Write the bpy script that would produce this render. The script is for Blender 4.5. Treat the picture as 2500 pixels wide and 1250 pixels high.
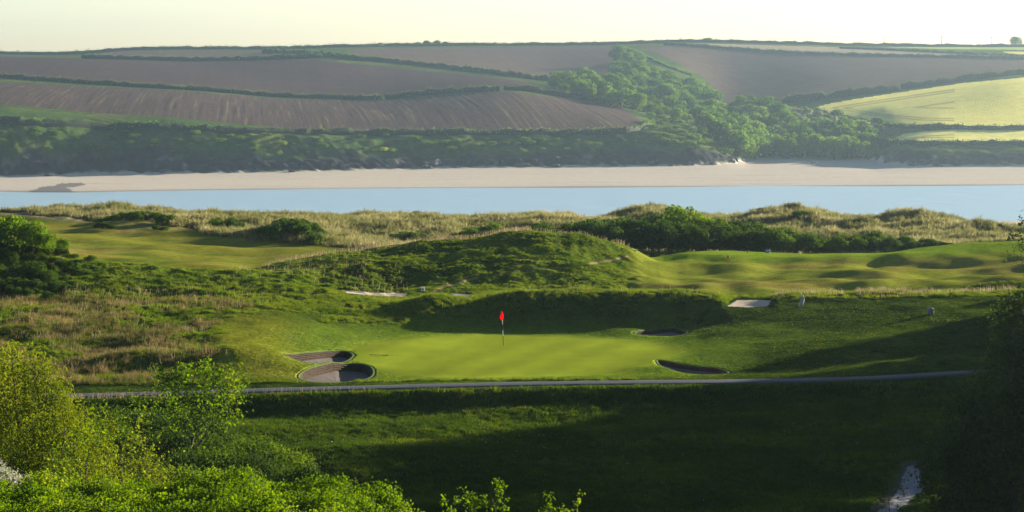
import bpy, math, random
import numpy as np
from mathutils import Vector
for o in list(bpy.data.objects): bpy.data.objects.remove(o)
SC = bpy.context.scene
COL = SC.collection
rnd = random.Random(7)
RN = np.random.default_rng(11)

# ------------------------------------------------------------------ camera, sky, sun, exposure
F, CX, YH, CAMZ = 6944.4, 1250.0, 110.0, 52.0      # pixels of focal length, image centre, eye level row, height over the sea
cam_d = bpy.data.cameras.new('camera'); cam = bpy.data.objects.new('camera', cam_d); COL.objects.link(cam)
cam_d.sensor_width = 36; cam_d.lens = 100; cam_d.clip_start = 0.5; cam_d.clip_end = 30000
cam_d.shift_y = -(625 - YH) / 2500.0
cam.location = (0, 0, CAMZ); cam.rotation_euler = (math.radians(90), 0, 0)
SC.camera = cam
SUN_AZ, SUN_EL = 51.0, 11.0                       # degrees right of the view direction, degrees above the horizon
W = bpy.data.worlds.new('World'); SC.world = W; W.use_nodes = True
wn, wl = W.node_tree.nodes, W.node_tree.links; wn.clear()
wo = wn.new('ShaderNodeOutputWorld'); wb = wn.new('ShaderNodeBackground'); ws = wn.new('ShaderNodeTexSky')
ws.sky_type = 'NISHITA'; ws.sun_disc = False
ws.sun_elevation = math.radians(SUN_EL); ws.sun_rotation = math.radians(SUN_AZ)
ws.altitude = 0; ws.air_density = 0.62; ws.dust_density = 0.45; ws.ozone_density = 1.0
wb.inputs['Strength'].default_value = 0.05
wl.new(ws.outputs[0], wb.inputs[0]); wl.new(wb.outputs[0], wo.inputs[0])
sd = bpy.data.lights.new('sun', 'SUN'); sd.energy = 5.0; sd.angle = math.radians(0.5); sd.color = (1.0, 0.88, 0.68)
sun = bpy.data.objects.new('sun', sd); COL.objects.link(sun)
_a, _e = math.radians(SUN_AZ), math.radians(SUN_EL)
SUNV = Vector((math.sin(_a) * math.cos(_e), math.cos(_a) * math.cos(_e), math.sin(_e)))
sun.rotation_euler = SUNV.to_track_quat('Z', 'Y').to_euler(); sun.location = SUNV * 100
SC.view_settings.view_transform = 'Standard'; SC.view_settings.look = 'None'
SC.view_settings.gamma = 1; SC.view_settings.use_curve_mapping = False
SC.view_settings.exposure = 1.88
SC.render.engine = 'CYCLES'
SC.cycles.use_denoising = True
SC.cycles.max_bounces = 6; SC.cycles.diffuse_bounces = 2; SC.cycles.glossy_bounces = 2
SC.cycles.transmission_bounces = 3; SC.cycles.volume_bounces = 1; SC.cycles.transparent_max_bounces = 4
SC.cycles.sample_clamp_indirect = 6

# ------------------------------------------------------------------ helpers
def tag(o, label=None, cat=None, group=None, kind=None):
    if label: o['label'] = label
    if cat: o['category'] = cat
    if group: o['group'] = group
    if kind: o['kind'] = kind
    return o
def mesh_np(name, V, Fc, mat=None, smooth=False, nv=None):
    """V (n,3) float, Fc (m,k) int array (all faces with k corners) or a list of such arrays."""
    me = bpy.data.meshes.new(name)
    V = np.ascontiguousarray(V, dtype=np.float32)
    Fs = [f for f in (Fc if isinstance(Fc, list) else [Fc]) if len(f)]
    me.vertices.add(len(V)); me.vertices.foreach_set('co', V.ravel())
    nl = sum(f.size for f in Fs); npol = sum(len(f) for f in Fs)
    me.loops.add(nl); me.loops.foreach_set('vertex_index', np.concatenate([f.ravel() for f in Fs]).astype(np.int32))
    tot = np.concatenate([np.full(len(f), f.shape[1], np.int32) for f in Fs])
    st = np.concatenate([[0], np.cumsum(tot)[:-1]]).astype(np.int32)
    me.polygons.add(npol); me.polygons.foreach_set('loop_start', st)
    me.update(calc_edges=True); me.validate()
    me.polygons.foreach_set('use_smooth', np.full(npol, smooth)); me.update()
    if mat: me.materials.append(mat)
    return me
def obj(name, me, parent=None, loc=None, rotz=0, scale=None):
    o = bpy.data.objects.new(name, me); COL.objects.link(o)
    if parent: o.parent = parent
    if loc is not None: o.location = loc
    if rotz: o.rotation_euler = (0, 0, rotz)
    if scale is not None: o.scale = scale if hasattr(scale, '__len__') else (scale,) * 3
    return o
def copy_tree(o, parent=None):
    c = o.copy(); COL.objects.link(c)
    if parent: c.parent = parent
    for ch in list(o.children): copy_tree(ch, c)
    return c

def _h(ix, iy, s):
    h = (ix.astype(np.int64) * 374761393 + iy.astype(np.int64) * 668265263 + s * 1442695041) & 0xFFFFFFFF
    h = ((h ^ (h >> 13)) * 1274126177) & 0xFFFFFFFF
    return ((h ^ (h >> 16)) & 0xFFFF) / 65536.0 * 2 * np.pi
def pn(x, y, s=0):
    x = np.asarray(x, float); y = np.asarray(y, float)
    ix, iy = np.floor(x), np.floor(y); fx, fy = x - ix, y - iy
    u = fx * fx * fx * (fx * (fx * 6 - 15) + 10); v = fy * fy * fy * (fy * (fy * 6 - 15) + 10)
    def g(dx, dy):
        a = _h(ix + dx, iy + dy, s); return np.cos(a) * (fx - dx) + np.sin(a) * (fy - dy)
    return 1.5 * ((g(0, 0) * (1 - u) + g(1, 0) * u) * (1 - v) + (g(0, 1) * (1 - u) + g(1, 1) * u) * v)
def fbm(x, y, s=0, o=4, r=0.5):
    t = 0; a = 1; n = 0
    for k in range(o):
        t = t + a * pn(x * 2 ** k + 17.3 * k, y * 2 ** k - 9.1 * k, s + k); n += a; a *= r
    return t / n
def sstep(a, b, x):
    t = np.clip((x - a) / (b - a), 0, 1); return t * t * (3 - 2 * t)
def pchip(xk, yk, x):
    xk = np.asarray(xk, float); yk = np.asarray(yk, float); h = np.diff(xk); d = np.diff(yk) / h
    m = np.zeros_like(yk); m[0], m[-1] = d[0], d[-1]
    w1 = 2 * h[1:] + h[:-1]; w2 = h[1:] + 2 * h[:-1]
    ok = d[1:] * d[:-1] > 0
    with np.errstate(divide='ignore', invalid='ignore'):
        mm = (w1 + w2) / (w1 / d[:-1] + w2 / d[1:])
    m[1:-1] = np.where(ok, mm, 0)
    xc = np.clip(x, xk[0], xk[-1]); i = np.clip(np.searchsorted(xk, xc, 'right') - 1, 0, len(h) - 1)
    t = (xc - xk[i]) / h[i]; H = h[i]
    return ((2 * t**3 - 3 * t**2 + 1) * yk[i] + (t**3 - 2 * t**2 + t) * H * m[i] + (-2 * t**3 + 3 * t**2) * yk[i + 1] + (t**3 - t**2) * H * m[i + 1])
def inpoly(u, y, P):
    P = np.asarray(P, float); r = np.zeros(np.shape(u), bool); j = len(P) - 1
    for i in range(len(P)):
        a, b = P[i], P[j]
        with np.errstate(divide='ignore', invalid='ignore'):
            c = ((a[1] > y) != (b[1] > y)) & (u < (b[0] - a[0]) * (y - a[1]) / (b[1] - a[1]) + a[0])
        r ^= c; j = i
    return r
def polydist(px, py, P):
    """distance to a closed polygon's edge, positive inside"""
    P = np.asarray(P, float); d = np.full(np.shape(px), 1e9)
    for i in range(len(P)):
        a, b = P[i - 1], P[i]; e = b - a; L = (e @ e)
        t = np.clip(((px - a[0]) * e[0] + (py - a[1]) * e[1]) / L, 0, 1)
        d = np.minimum(d, np.hypot(px - a[0] - t * e[0], py - a[1] - t * e[1]))
    return np.where(inpoly(px, py, P), d, -d)
def smoothloop(P, n=64):
    P = np.asarray(P, float); k = len(P); Q = []
    for i in range(k):
        p0, p1, p2, p3 = P[i - 1], P[i], P[(i + 1) % k], P[(i + 2) % k]
        for t in np.linspace(0, 1, max(2, n // k), endpoint=False):
            Q.append(0.5 * ((2 * p1) + (-p0 + p2) * t + (2 * p0 - 5 * p1 + 4 * p2 - p3) * t * t + (-p0 + 3 * p1 - 3 * p2 + p3) * t**3))
    return np.array(Q)

# ------------------------------------------------------------------ materials
def newmat(name):
    m = bpy.data.materials.new(name); m.use_nodes = True; n = m.node_tree.nodes; n.clear()
    return m, n, m.node_tree.links
def ramp(n, stops):
    r = n.new('ShaderNodeValToRGB'); e = r.color_ramp.elements
    while len(e) < len(stops): e.new(0.5)
    for k, (p, c) in enumerate(stops): e[k].position = p; e[k].color = (*c, 1)
    return r
def plain(name, col, rough=0.6, var=0.12, scale=8.0, bump=0.0, spec=0.12):
    m, n, l = newmat(name)
    o = n.new('ShaderNodeOutputMaterial'); b = n.new('ShaderNodeBsdfPrincipled'); b.inputs['Roughness'].default_value = rough
    b.inputs['Specular IOR Level'].default_value = spec
    t = n.new('ShaderNodeTexCoord'); x = n.new('ShaderNodeTexNoise'); x.inputs['Scale'].default_value = scale; x.inputs['Detail'].default_value = 6
    l.new(t.outputs['Object'], x.inputs['Vector'])
    r = ramp(n, [(0.3, tuple(c * (1 - var) for c in col)), (0.7, tuple(min(1, c * (1 + var)) for c in col))])
    l.new(x.outputs['Fac'], r.inputs[0]); l.new(r.outputs[0], b.inputs['Base Color'])
    if bump:
        bp = n.new('ShaderNodeBump'); bp.inputs['Strength'].default_value = 1; bp.inputs['Distance'].default_value = bump
        l.new(x.outputs['Fac'], bp.inputs['Height']); l.new(bp.outputs[0], b.inputs['Normal'])
    l.new(b.outputs[0], o.inputs[0]); return m
def leafmat(name, c1, c2, c3=None, trans=0.4, rough=0.5, big=0.35):
    """leaves: each leaf its own tint, larger patches of tint through the crown, light passing through the blade"""
    m, n, l = newmat(name)
    o = n.new('ShaderNodeOutputMaterial'); g = n.new('ShaderNodeNewGeometry'); oi = n.new('ShaderNodeObjectInfo')
    r = ramp(n, [(0.0, c1), (0.6, c2), (1.0, c3 or c2)])
    tc = n.new('ShaderNodeNewGeometry'); nz = n.new('ShaderNodeTexNoise'); nz.inputs['Scale'].default_value = big; nz.inputs['Detail'].default_value = 2
    l.new(tc.outputs['Position'], nz.inputs['Vector'])
    m1 = n.new('ShaderNodeMath'); m1.operation = 'MULTIPLY_ADD'; m1.inputs[1].default_value = 0.5; l.new(g.outputs['Random Per Island'], m1.inputs[0])
    m2 = n.new('ShaderNodeMath'); m2.operation = 'MULTIPLY_ADD'; m2.inputs[1].default_value = 0.35; m2.inputs[2].default_value = -0.12; l.new(oi.outputs['Random'], m2.inputs[0])
    m3 = n.new('ShaderNodeMath'); m3.operation = 'MULTIPLY_ADD'; m3.inputs[1].default_value = 1.25; l.new(nz.outputs['Fac'], m3.inputs[0])
    m4 = n.new('ShaderNodeMath'); m4.operation = 'SUBTRACT'; m4.inputs[1].default_value = 0.47; l.new(m2.outputs[0], m4.inputs[0])
    l.new(m4.outputs[0], m3.inputs[2]); l.new(m3.outputs[0], m1.inputs[2]); l.new(m1.outputs[0], r.inputs[0])
    d = n.new('ShaderNodeBsdfPrincipled'); d.inputs['Roughness'].default_value = .75; d.inputs['Specular IOR Level'].default_value = 0.04
    t = n.new('ShaderNodeBsdfTranslucent'); mx = n.new('ShaderNodeMixShader'); mx.inputs[0].default_value = trans
    hs = n.new('ShaderNodeHueSaturation'); hs.inputs['Hue'].default_value = 0.485; hs.inputs['Saturation'].default_value = 1.1; hs.inputs['Value'].default_value = 1.6
    l.new(r.outputs[0], d.inputs['Base Color']); l.new(r.outputs[0], hs.inputs['Color']); l.new(hs.outputs[0], t.inputs['Color'])
    l.new(d.outputs[0], mx.inputs[1]); l.new(t.outputs[0], mx.inputs[2]); l.new(mx.outputs[0], o.inputs[0]); return m
def groundmat(name, det=1.0, bump=0.05, bscale=6.0, stretch=(1, 1, 1), rough=0.9, c_var=0.35, dist2=0.0, trans=0.0, sheen=0.0):
    """ground: base colour painted as cover type per vertex, broken up by grain; fine relief by bump"""
    m, n, l = newmat(name)
    o = n.new('ShaderNodeOutputMaterial'); b = n.new('ShaderNodeBsdfPrincipled'); b.inputs['Roughness'].default_value = rough
    b.inputs['Specular IOR Level'].default_value = 0.0
    b.inputs['Sheen Weight'].default_value = sheen; b.inputs['Sheen Roughness'].default_value = 0.4; b.inputs['Sheen Tint'].default_value = (0.75, 0.85, 0.3, 1)
    at = n.new('ShaderNodeAttribute'); at.attribute_name = 'cover'
    g = n.new('ShaderNodeNewGeometry'); mp = n.new('ShaderNodeMapping'); mp.inputs['Scale'].default_value = stretch
    l.new(g.outputs['Position'], mp.inputs['Vector'])
    nz = n.new('ShaderNodeTexNoise'); nz.inputs['Scale'].default_value = det; nz.inputs['Detail'].default_value = 9; nz.inputs['Roughness'].default_value = 0.65
    l.new(mp.outputs[0], nz.inputs['Vector'])
    r = ramp(n, [(0.25, (1 - c_var,) * 3), (0.75, (1 + c_var,) * 3)])
    for e in r.color_ramp.elements: pass
    mr = n.new('ShaderNodeMapRange'); mr.inputs['From Min'].default_value = 0.3; mr.inputs['From Max'].default_value = 0.7
    mr.inputs['To Min'].default_value = 1 - c_var; mr.inputs['To Max'].default_value = 1 + c_var
    l.new(nz.outputs['Fac'], mr.inputs['Value'])
    vm = n.new('ShaderNodeVectorMath'); vm.operation = 'SCALE'; l.new(at.outputs['Color'], vm.inputs[0]); l.new(mr.outputs[0], vm.inputs['Scale'])
    n2 = n.new('ShaderNodeTexNoise'); n2.inputs['Scale'].default_value = bscale; n2.inputs['Detail'].default_value = 5
    l.new(mp.outputs[0], n2.inputs['Vector'])
    bp = n.new('ShaderNodeBump'); bp.inputs['Distance'].default_value = bump; l.new(n2.outputs['Fac'], bp.inputs['Height'])
    l.new(vm.outputs[0], b.inputs['Base Color']); l.new(bp.outputs[0], b.inputs['Normal'])
    if trans:
        t = n.new('ShaderNodeBsdfTranslucent'); l.new(vm.outputs[0], t.inputs['Color'])
    l.new(b.outputs[0], o.inputs[0])
    r.label = 'unused'; n.remove(r)
    return m

# ------------------------------------------------------------------ the land: height of the ground at (column u, distance D)
# a column u stands for a bearing from the viewpoint (u = 1250 + F * X / D); heights are relative to the camera until CAMZ is added
def zy(y, D): return -(np.asarray(y, float) - YH) / F * np.asarray(D, float)
UN = np.arange(-2600, 5101, 20.0)
def seg(pts): a = np.array(pts, float); return lambda c: pchip(a[:, 0], a[:, c], UN)
LN = []
def lz(D, *p):                      # heights at a distance
    p = np.array(p, float).reshape(-1, 2)
    LN.append((np.full(UN.shape, float(D)) if np.isscalar(D) else D, pchip(p[:, 0], p[:, 1], UN) if len(p) > 1 else np.full(UN.shape, p[0, 1])))
def ly(D, *p):                      # the row where a skyline or foot stands
    p = np.array(p, float).reshape(-1, 2); D = np.full(UN.shape, float(D)) if np.isscalar(D) else D
    LN.append((D, zy(pchip(p[:, 0], p[:, 1], UN), D)))
lz(-40, 0, -1.9); lz(1, 0, -1.75); lz(12, 0, -2.9); lz(30, 0, -7.2); lz(60, 0, -13.4); lz(90, -200, -16.5, 300, -17.6, 1250, -18.2)
lz(106, 0, -18.5, 1250, -19.1, 2500, -18.8); lz(118, 0, -18.8, 600, -19.05, 1200, -19.15, 1500, -19.25, 1800, -19.1, 2100, -19.2, 2500, -18.7)
lz(130, 0, -18.4, 600, -18.5, 1000, -18.55, 1400, -18.9, 1650, -18.6, 1800, -18.5, 2100, -18.6, 2500, -18.0)
Dr = pchip([-500, 200, 1250, 2100, 2500, 3000], [143, 145, 147, 149, 151, 153], UN)
Yr = pchip([-500, 200, 400, 650, 950, 1250, 1500, 1820, 2100, 2330, 2500, 3000], [985, 967, 962, 954, 946, 939, 935, 932, 925, 912, 903, 890], UN)
Zr = zy(Yr, Dr)
ly(Dr - 3.4, -500, 1030, 200, 1018, 600, 1000, 900, 993, 1200, 993, 1500, 988, 1800, 982, 2100, 970, 2330, 955, 2500, 942, 3000, 925)
LN.append((Dr - 1.7, Zr + 0.03)); LN.append((Dr - 0.9, Zr)); LN.append((Dr + 0.9, Zr)); LN.append((Dr + 1.7, Zr + 0.04))
lz(153.6, 0, -17.6, 400, -17.6, 600, -17.4, 750, -17.65, 900, -17.8, 1250, -17.74, 1700, -17.6, 2100, -17.3, 2500, -17.0)
lz(160, 0, -17.2, 300, -17.3, 480, -16.95, 600, -16.85, 740, -17.2, 870, -17.62, 1250, -17.62, 1650, -17.52, 1750, -17.35, 2000, -17.1, 2300, -16.9, 2500, -16.7)
lz(168, 0, -16.6, 300, -16.7, 600, -16.6, 800, -17.15, 950, -17.55, 1250, -17.6, 1600, -17.58, 1700, -17.35, 1800, -17.0, 2000, -16.85, 2300, -16.5, 2500, -16.3)
lz(173, 0, -16.3, 300, -16.35, 600, -16.35, 800, -16.95, 950, -17.35, 1080, -17.5, 1250, -17.55, 1600, -17.5, 1750, -17.05, 1850, -16.65, 2000, -16.45, 2300, -16.15, 2500, -16.0)
lz(175.5, 0, -16.25, 600, -16.3, 900, -16.95, 1000, -17.1, 1080, -17.25, 1250, -17.4, 1600, -17.35, 1720, -16.95, 1780, -16.5, 1850, -16.4, 2000, -16.2, 2300, -15.9, 2500, -15.9)
lz(179.5, 0, -16.1, 300, -16.1, 600, -16.2, 800, -16.4, 900, -16.6, 1000, -16.35, 1060, -16.05, 1120, -16.2, 1180, -16.15, 1230, -15.72, 1300, -15.63, 1500, -15.6, 1700, -15.6, 1755, -15.75, 1785, -16.25, 1875, -16.2, 1905, -15.9, 2000, -15.85, 2200, -15.8, 2350, -15.75, 2500, -15.7)
lz(184, 0, -15.9, 300, -15.6, 600, -15.9, 800, -16.25, 930, -16.5, 1000, -16.5, 1100, -16.4, 1250, -16.0, 1500, -15.95, 1700, -15.95, 1800, -16.3, 1900, -16.2, 2100, -16.1, 2500, -16.0)
lz(190, 0, -14.4, 200, -14.6, 300, -14.8, 450, -15.1, 600, -15.3, 750, -15.75, 850, -16.3, 930, -16.6, 1000, -16.5, 1200, -16.1, 1400, -16.05, 1600, -16.0, 2000, -16.0, 2500, -15.9)
lz(197, 0, -14.4, 200, -15.0, 300, -15.5, 500, -16.0, 600, -16.0, 700, -15.8, 850, -15.5, 1000, -15.35, 1150, -15.1, 1300, -15.0, 1450, -15.3, 1600, -15.9, 1800, -15.95, 2000, -15.9, 2500, -15.7)
ly(206, 0, 630, 300, 655, 620, 658, 700, 642, 800, 622, 900, 610, 1000, 600, 1100, 590, 1200, 579, 1290, 568, 1400, 573, 1480, 591, 1550, 616, 1620, 636, 1700, 645, 1900, 647, 2100, 647, 2300, 640, 2500, 630)
lz(210, 0, -16.0, 600, -16.2, 800, -15.6, 1000, -15.4, 1290, -14.9, 1450, -15.2, 1550, -15.5, 1620, -15.8, 1700, -15.55, 2000, -15.6, 2300, -15.2, 2500, -14.8)
lz(214, 0, -16.1, 600, -16.3, 900, -16.4, 1300, -16.2, 1500, -15.95, 1600, -15.9, 1680, -15.6, 1750, -15.52, 1850, -15.55, 2000, -15.72, 2150, -15.65, 2250, -15.25, 2400, -14.85, 2500, -14.8)
lz(220, 0, -16.15, 900, -16.7, 1500, -16.6, 2000, -16.4, 2250, -16.1, 2400, -15.7, 2500, -15.5)
lz(235, 0, -16.1, 300, -16.2, 600, -16.4, 900, -16.9, 1300, -17.3, 2000, -17.3, 2500, -16.6)
lz(255, 0, -15.9, 300, -16.0, 500, -16.3, 700, -16.9, 900, -17.5, 1300, -17.9, 2000, -17.9, 2400, -17.5, 2500, -17.5)
lz(275, 0, -16.2, 300, -16.35, 500, -16.65, 900, -17.4, 1300, -17.6, 1600, -17.6, 2000, -17.6, 2300, -17.6, 2500, -18.7)
CR = (0, 527, 200, 521, 500, 516, 800, 514, 1000, 518, 1200, 518, 1300, 511, 1390, 517, 1430, 527, 1480, 516, 1560, 500, 1620, 500, 1700, 522, 1800, 522, 1850, 512, 1920, 510, 2000, 516, 2080, 531, 2150, 536, 2200, 529, 2260, 524, 2330, 536, 2420, 553, 2500, 566, 2900, 590)
ly(295, *[v + (24 if i < 20 else 21) * (i % 2) for i, v in enumerate(CR)])
CRZ = LN[-1][1]
LN.append((np.full(UN.shape, 309.0), CRZ - 0.9)); 
lz(345, 0, -21.5, 2300, -22.5, 2500, -25); lz(420, 0, -27.5, 2300, -28, 2500, -32); lz(600, 0, -42, 2300, -43, 2500, -46)
lz(790, 0, -51.0); lz(846, 0, -52.0); lz(900, 0, -56.0); lz(960, 0, -55.0)
SH = pchip([0, 150, 400, 900, 1500, 2000, 2500], [468, 470, 466, 461, 457, 455, 452], UN); DS = CAMZ * F / (SH - YH)
LN.append((DS, np.full(UN.shape, -CAMZ)))
CB = pchip([0, 130, 220, 400, 560, 800, 900, 1050, 1200, 1500, 1700, 1780, 1800, 1835, 1900, 2100, 2135, 2170, 2300, 2500], [431, 428, 424, 423, 421, 417, 414, 411, 409, 405, 403, 399, 396, 386, 384, 387, 392, 400, 405, 404], UN)
DB = 50.2 * F / (CB - YH); _s = np.convolve(np.pad(DB, 6, 'edge'), np.hanning(15)[1:-1] / np.hanning(15).sum(), 'valid'); DB = DB + (_s - DB) * (1 - sstep(1500, 1640, UN))
DBs = np.minimum(DB, 1290)
LN.append((DBs, np.full(UN.shape, -50.2)))
RT = pchip([0, 100, 400, 600, 800, 1000, 1200, 1500, 1650, 1720, 1790, 1840, 1900, 2100, 2170, 2300, 2500], [400, 404, 398, 402, 400, 397, 392, 388, 383, 380, 388, 382, 381, 384, 380, 385, 384], UN)
LN.append((DBs + 5, zy(RT, DBs + 5)))
FT = pchip([0, 200, 400, 600, 900, 1200, 1400, 1570, 1650, 1700, 1750, 1795, 1850, 2000, 2100, 2200, 2350, 2500], [300, 310, 315, 323, 326, 326, 326, 322, 330, 342, 356, 372, 372, 370, 362, 352, 350, 350], UN)
LN.append((DBs + 23 + 13 * sstep(300, 900, UN), zy(FT, DBs + 23 + 13 * sstep(300, 900, UN))))
ly(1450, 0, 188, 480, 212, 700, 232, 900, 238, 1060, 226, 1240, 212, 1400, 236, 1500, 250, 1600, 275, 1700, 298, 1800, 296, 1900, 285, 2000, 270, 2150, 252, 2500, 200)
ly(1750, 0, 141, 200, 140, 500, 147, 800, 138, 1000, 150, 1200, 165, 1350, 176, 1450, 172, 1550, 165, 1650, 180, 1750, 215, 1850, 205, 2000, 180, 2500, 155)
RG = (0, 133, 130, 136, 250, 128, 300, 124, 420, 121, 700, 121, 780, 118, 900, 115, 1000, 113, 1300, 112, 1500, 109, 1600, 106, 1700, 103, 1900, 107, 2050, 112, 2200, 114, 2300, 115, 2500, 115)
ly(2100, *RG)
lz(2250, 0, -7.0); lz(2700, 0, -40); lz(9000, 0, -53)
for i_ in range(len(LN)):
    if LN[i_][0].mean() > 1400: d_, z_ = LN[i_]; LN[i_] = (d_, np.convolve(np.pad(z_, 5, 'edge'), np.hanning(13)[1:-1] / np.hanning(13).sum(), 'valid'))
TD = np.concatenate([np.arange(-40, 110, 1.0), np.arange(110, 222, .2), np.arange(222, 350, .5), np.arange(350, 1000, 10), np.arange(1000, 2300, 1.5), np.arange(2300, 9001, 50)])
TZ = np.empty((len(UN), len(TD)))
_D = np.array([a for a, b in LN]); _Z = np.array([b for a, b in LN])
for c in range(len(UN)): TZ[c] = pchip(_D[:, c], _Z[:, c], TD)
# soften the kinks a little (not in the banks by the road)
k = np.ones(5) / 5
for c in range(len(UN)):
    s = np.convolve(TZ[c], k, 'same'); m = (TD > 156) & (TD < 2200); TZ[c] = np.where(m, s, TZ[c])
def base(u, D):
    fu = np.clip((u - UN[0]) / 20.0, 0, len(UN) - 1.001); i = fu.astype(int); a = fu - i
    fd = np.clip(np.interp(D, TD, np.arange(len(TD))), 0, len(TD) - 1.001); j = fd.astype(int); b = fd - j
    return (TZ[i, j] * (1 - a) + TZ[i + 1, j] * a) * (1 - b) + (TZ[i, j + 1] * (1 - a) + TZ[i + 1, j + 1] * a) * b
def U(X, D): return CX + F * X / np.maximum(D, 1.0)
def XW(u, D): return (u - CX) / F * D
def flat2w(P, z=-17.62):            # outline on the level of the green -> ground plan
    P = np.asarray(P, float); D = -z * F / (P[:, 1] - YH); return np.stack([XW(P[:, 0], D), D], 1)
GREEN = smoothloop(flat2w([(862, 872), (900, 846), (1000, 828), (1150, 821), (1350, 822), (1480, 829), (1560, 834), (1640, 850), (1655, 868), (1600, 886), (1560, 898), (1450, 913), (1300, 923), (1150, 923), (1020, 914), (930, 898)]), 96)
BUNK = [  # rim outlines as seen, level of the rim, depth, and what sets each apart
    ([(732, 923), (735, 912), (760, 899), (800, 889), (850, 883), (885, 887), (906, 898), (909, 912), (890, 926), (850, 933), (790, 935), (750, 931)], -17.72, .42, 'large oval sand bunker nearest the tarmac path, left of the green', 'B0'),
    ([(694, 866), (712, 872), (736, 884), (765, 888), (800, 886), (835, 883), (852, 877), (860, 866), (850, 857), (830, 854), (795, 856), (760, 861), (725, 862)], -17.42, .36, 'narrow sand bunker just behind the large oval one, red earth at its left tip', 'B1'),
    ([(1550, 814), (1570, 808), (1600, 802), (1640, 799), (1660, 802), (1676, 812), (1668, 818), (1620, 820), (1575, 818)], -17.45, .22, 'small shaded sand bunker at the far right edge of the green', 'B2'),
    ([(1604, 879), (1612, 878), (1640, 884), (1672, 891), (1710, 895), (1750, 899), (1774, 906), (1768, 913), (1730, 915), (1690, 912), (1650, 906), (1622, 896), (1608, 886)], -17.5, .20, 'curved sand bunker with a sunlit red earth face, right of the green', 'B3')]
BK = []
def feat(X, D, u, noise=True):
    """everything laid over the broad shape: humps, hummocks, dunes, hollows"""
    z = np.zeros(np.shape(X))
    gd = polydist(X, D, GREEN) if np.ndim(X) else -9
    off = sstep(0, 5, -gd)
    road = 1 - sstep(1.2, 3.0, np.abs(D - np.interp(u, UN, Dr)))
    # humps of the mown ground to the right and the left fairway
    fr = sstep(182, 187, D) * (1 - sstep(216, 224, D)) * sstep(1150, 1450, u)
    z += fr * (0.40 * pn(X / 7.0, D / 8.0, 3) + 0.26 * pn(X / 3.0 + 4, D / 3.6, 4)) * (1 - sstep(206, 212, D) * .75)
    fl = sstep(198, 206, D) * (1 - sstep(245, 262, D)) * (1 - sstep(650, 900, u))
    z += fl * (0.36 * pn(X / 9.0, D / 8.0, 5) + 0.14 * pn(X / 3.5, D / 6, 6))
    # rough hummocks: near bank, mound, left ridge
    mnd = sstep(186, 190, D) * (1 - sstep(206, 209, D)) * sstep(580, 700, u) * (1 - sstep(1520, 1600, u))
    lrd = sstep(178, 183, D) * (1 - sstep(196, 200, D)) * (1 - sstep(880, 960, u))
    rid = lambda a, b, s: 1 - np.abs(pn(a, b, s)) * 2
    z += mnd * (0.11 * rid(X / 1.7, D / 2.2, 8) + 0.07 * pn(X / .7, D / .9, 9) + 0.20 * pn(X / 4, D / 4, 10))
    z += lrd * (0.18 * rid(X / 2.0, D / 2.4, 12) + 0.08 * pn(X / .7, D / 1.1, 13) + .2 * pn(X / 5, D / 4, 14))
    lr = sstep(150, 154, D) * (1 - sstep(176, 182, D)) * (1 - sstep(420, 640, u))
    z += lr * (0.26 * pn(X / 3.2, D / 3.6, 15) + 0.10 * pn(X / .9, D / 1.4, 16))
    cr = sstep(176, 179, D) * (1 - sstep(181, 183, D)) * sstep(1170, 1240, u)
    z += cr * (0.13 * pn(X / .9, D / 1.0, 18) + .08 * pn(X / 3, D, 19)) * (1 - (sstep(1760, 1780, u) * (1 - sstep(1880, 1900, u))))
    nm = (1 - sstep(142.5, 144.5, D + (147 - np.interp(u, UN, Dr)))) * sstep(60, 110, D)
    z += nm * (0.07 * pn(X / .9, D / 1.2, 20) + 0.34 * pn(X / 7, D / 6, 21) + .05 * pn(X / .35, D / .5, 24))
    z += off * (1 - road) * sstep(150, 153, D) * (1 - sstep(178, 186, D)) * (0.05 * pn(X / 1.6, D / 2, 22) + 0.10 * pn(X / 5, D / 5, 23))
    # dunes
    dn = sstep(238, 262, D) * (1 - sstep(600, 760, D)) * sstep(120, 420, u + (D - 250) * 8)
    z += dn * (1 + .5 * sstep(1500, 1800, u)) * (0.60 * pn(X / 9, D / 11, 30) + 0.40 * pn(X / 3.4, D / 5, 31) + .22 * pn(X / 1.2, D / 1.6, 32)) 
    # the small spur between green and rough, the mound banks
    for (bu, bD, rx, rd, h) in ((560, 157.5, 3.0, 2.6, .30), (690, 155, 3.0, 2.4, .28), (300, 156, 3.4, 1.8, .35), (1060, 181, 2.0, 1.6, .25), (1960, 181, 2, 1.5, .15), (2150, 181, 2.5, 1.4, .2), (1530, 173.2, 1.8, 1.5, .25), (820, 156.6, 1.6, .7, .12), (1590, 154.2, 1.4, 1.6, .15),
                            (2450, 186, 4, 3, .7), (345, 253, 4.2, 2.4, .7), (550, 251, 2.2, 2, .4), (712, 240, 3.2, 2.6, 1.0), (1900, 292, 4, 4, .9), (2255, 290, 4, 4, 1.0), (1580, 290, 4, 4, .8)):
        z += h * np.exp(-((X - XW(bu, bD)) / rx) ** 2 - ((D - bD) / rd) ** 2)
    # bank of rising ground beyond the right edge
    z += 5.0 * sstep(30, 46, X) * sstep(60, 100, D) * (1 - sstep(168, 190, D))
    # far hill: slopes with gullies, hummocks of the spur
    fs = sstep(0, 8, D - np.interp(u, UN, DBs)) * (1 - sstep(30, 60, D - np.interp(u, UN, DBs)))
    z += fs * (.5 * pn(X / 38, D / 20, 40) + 1.0 * pn(X / 14, D / 12, 41) + .5 * pn(X / 5, D / 5, 42))
    sp = sstep(1230, 1260, D) * (1 - sstep(1440, 1520, D)) * sstep(1570, 1640, u) * (1 - sstep(1780, 1840, u))
    z += sp * (1.3 * rid(X / 18, D / 40, 43) + .5 * pn(X / 6, D / 12, 44))
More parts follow.
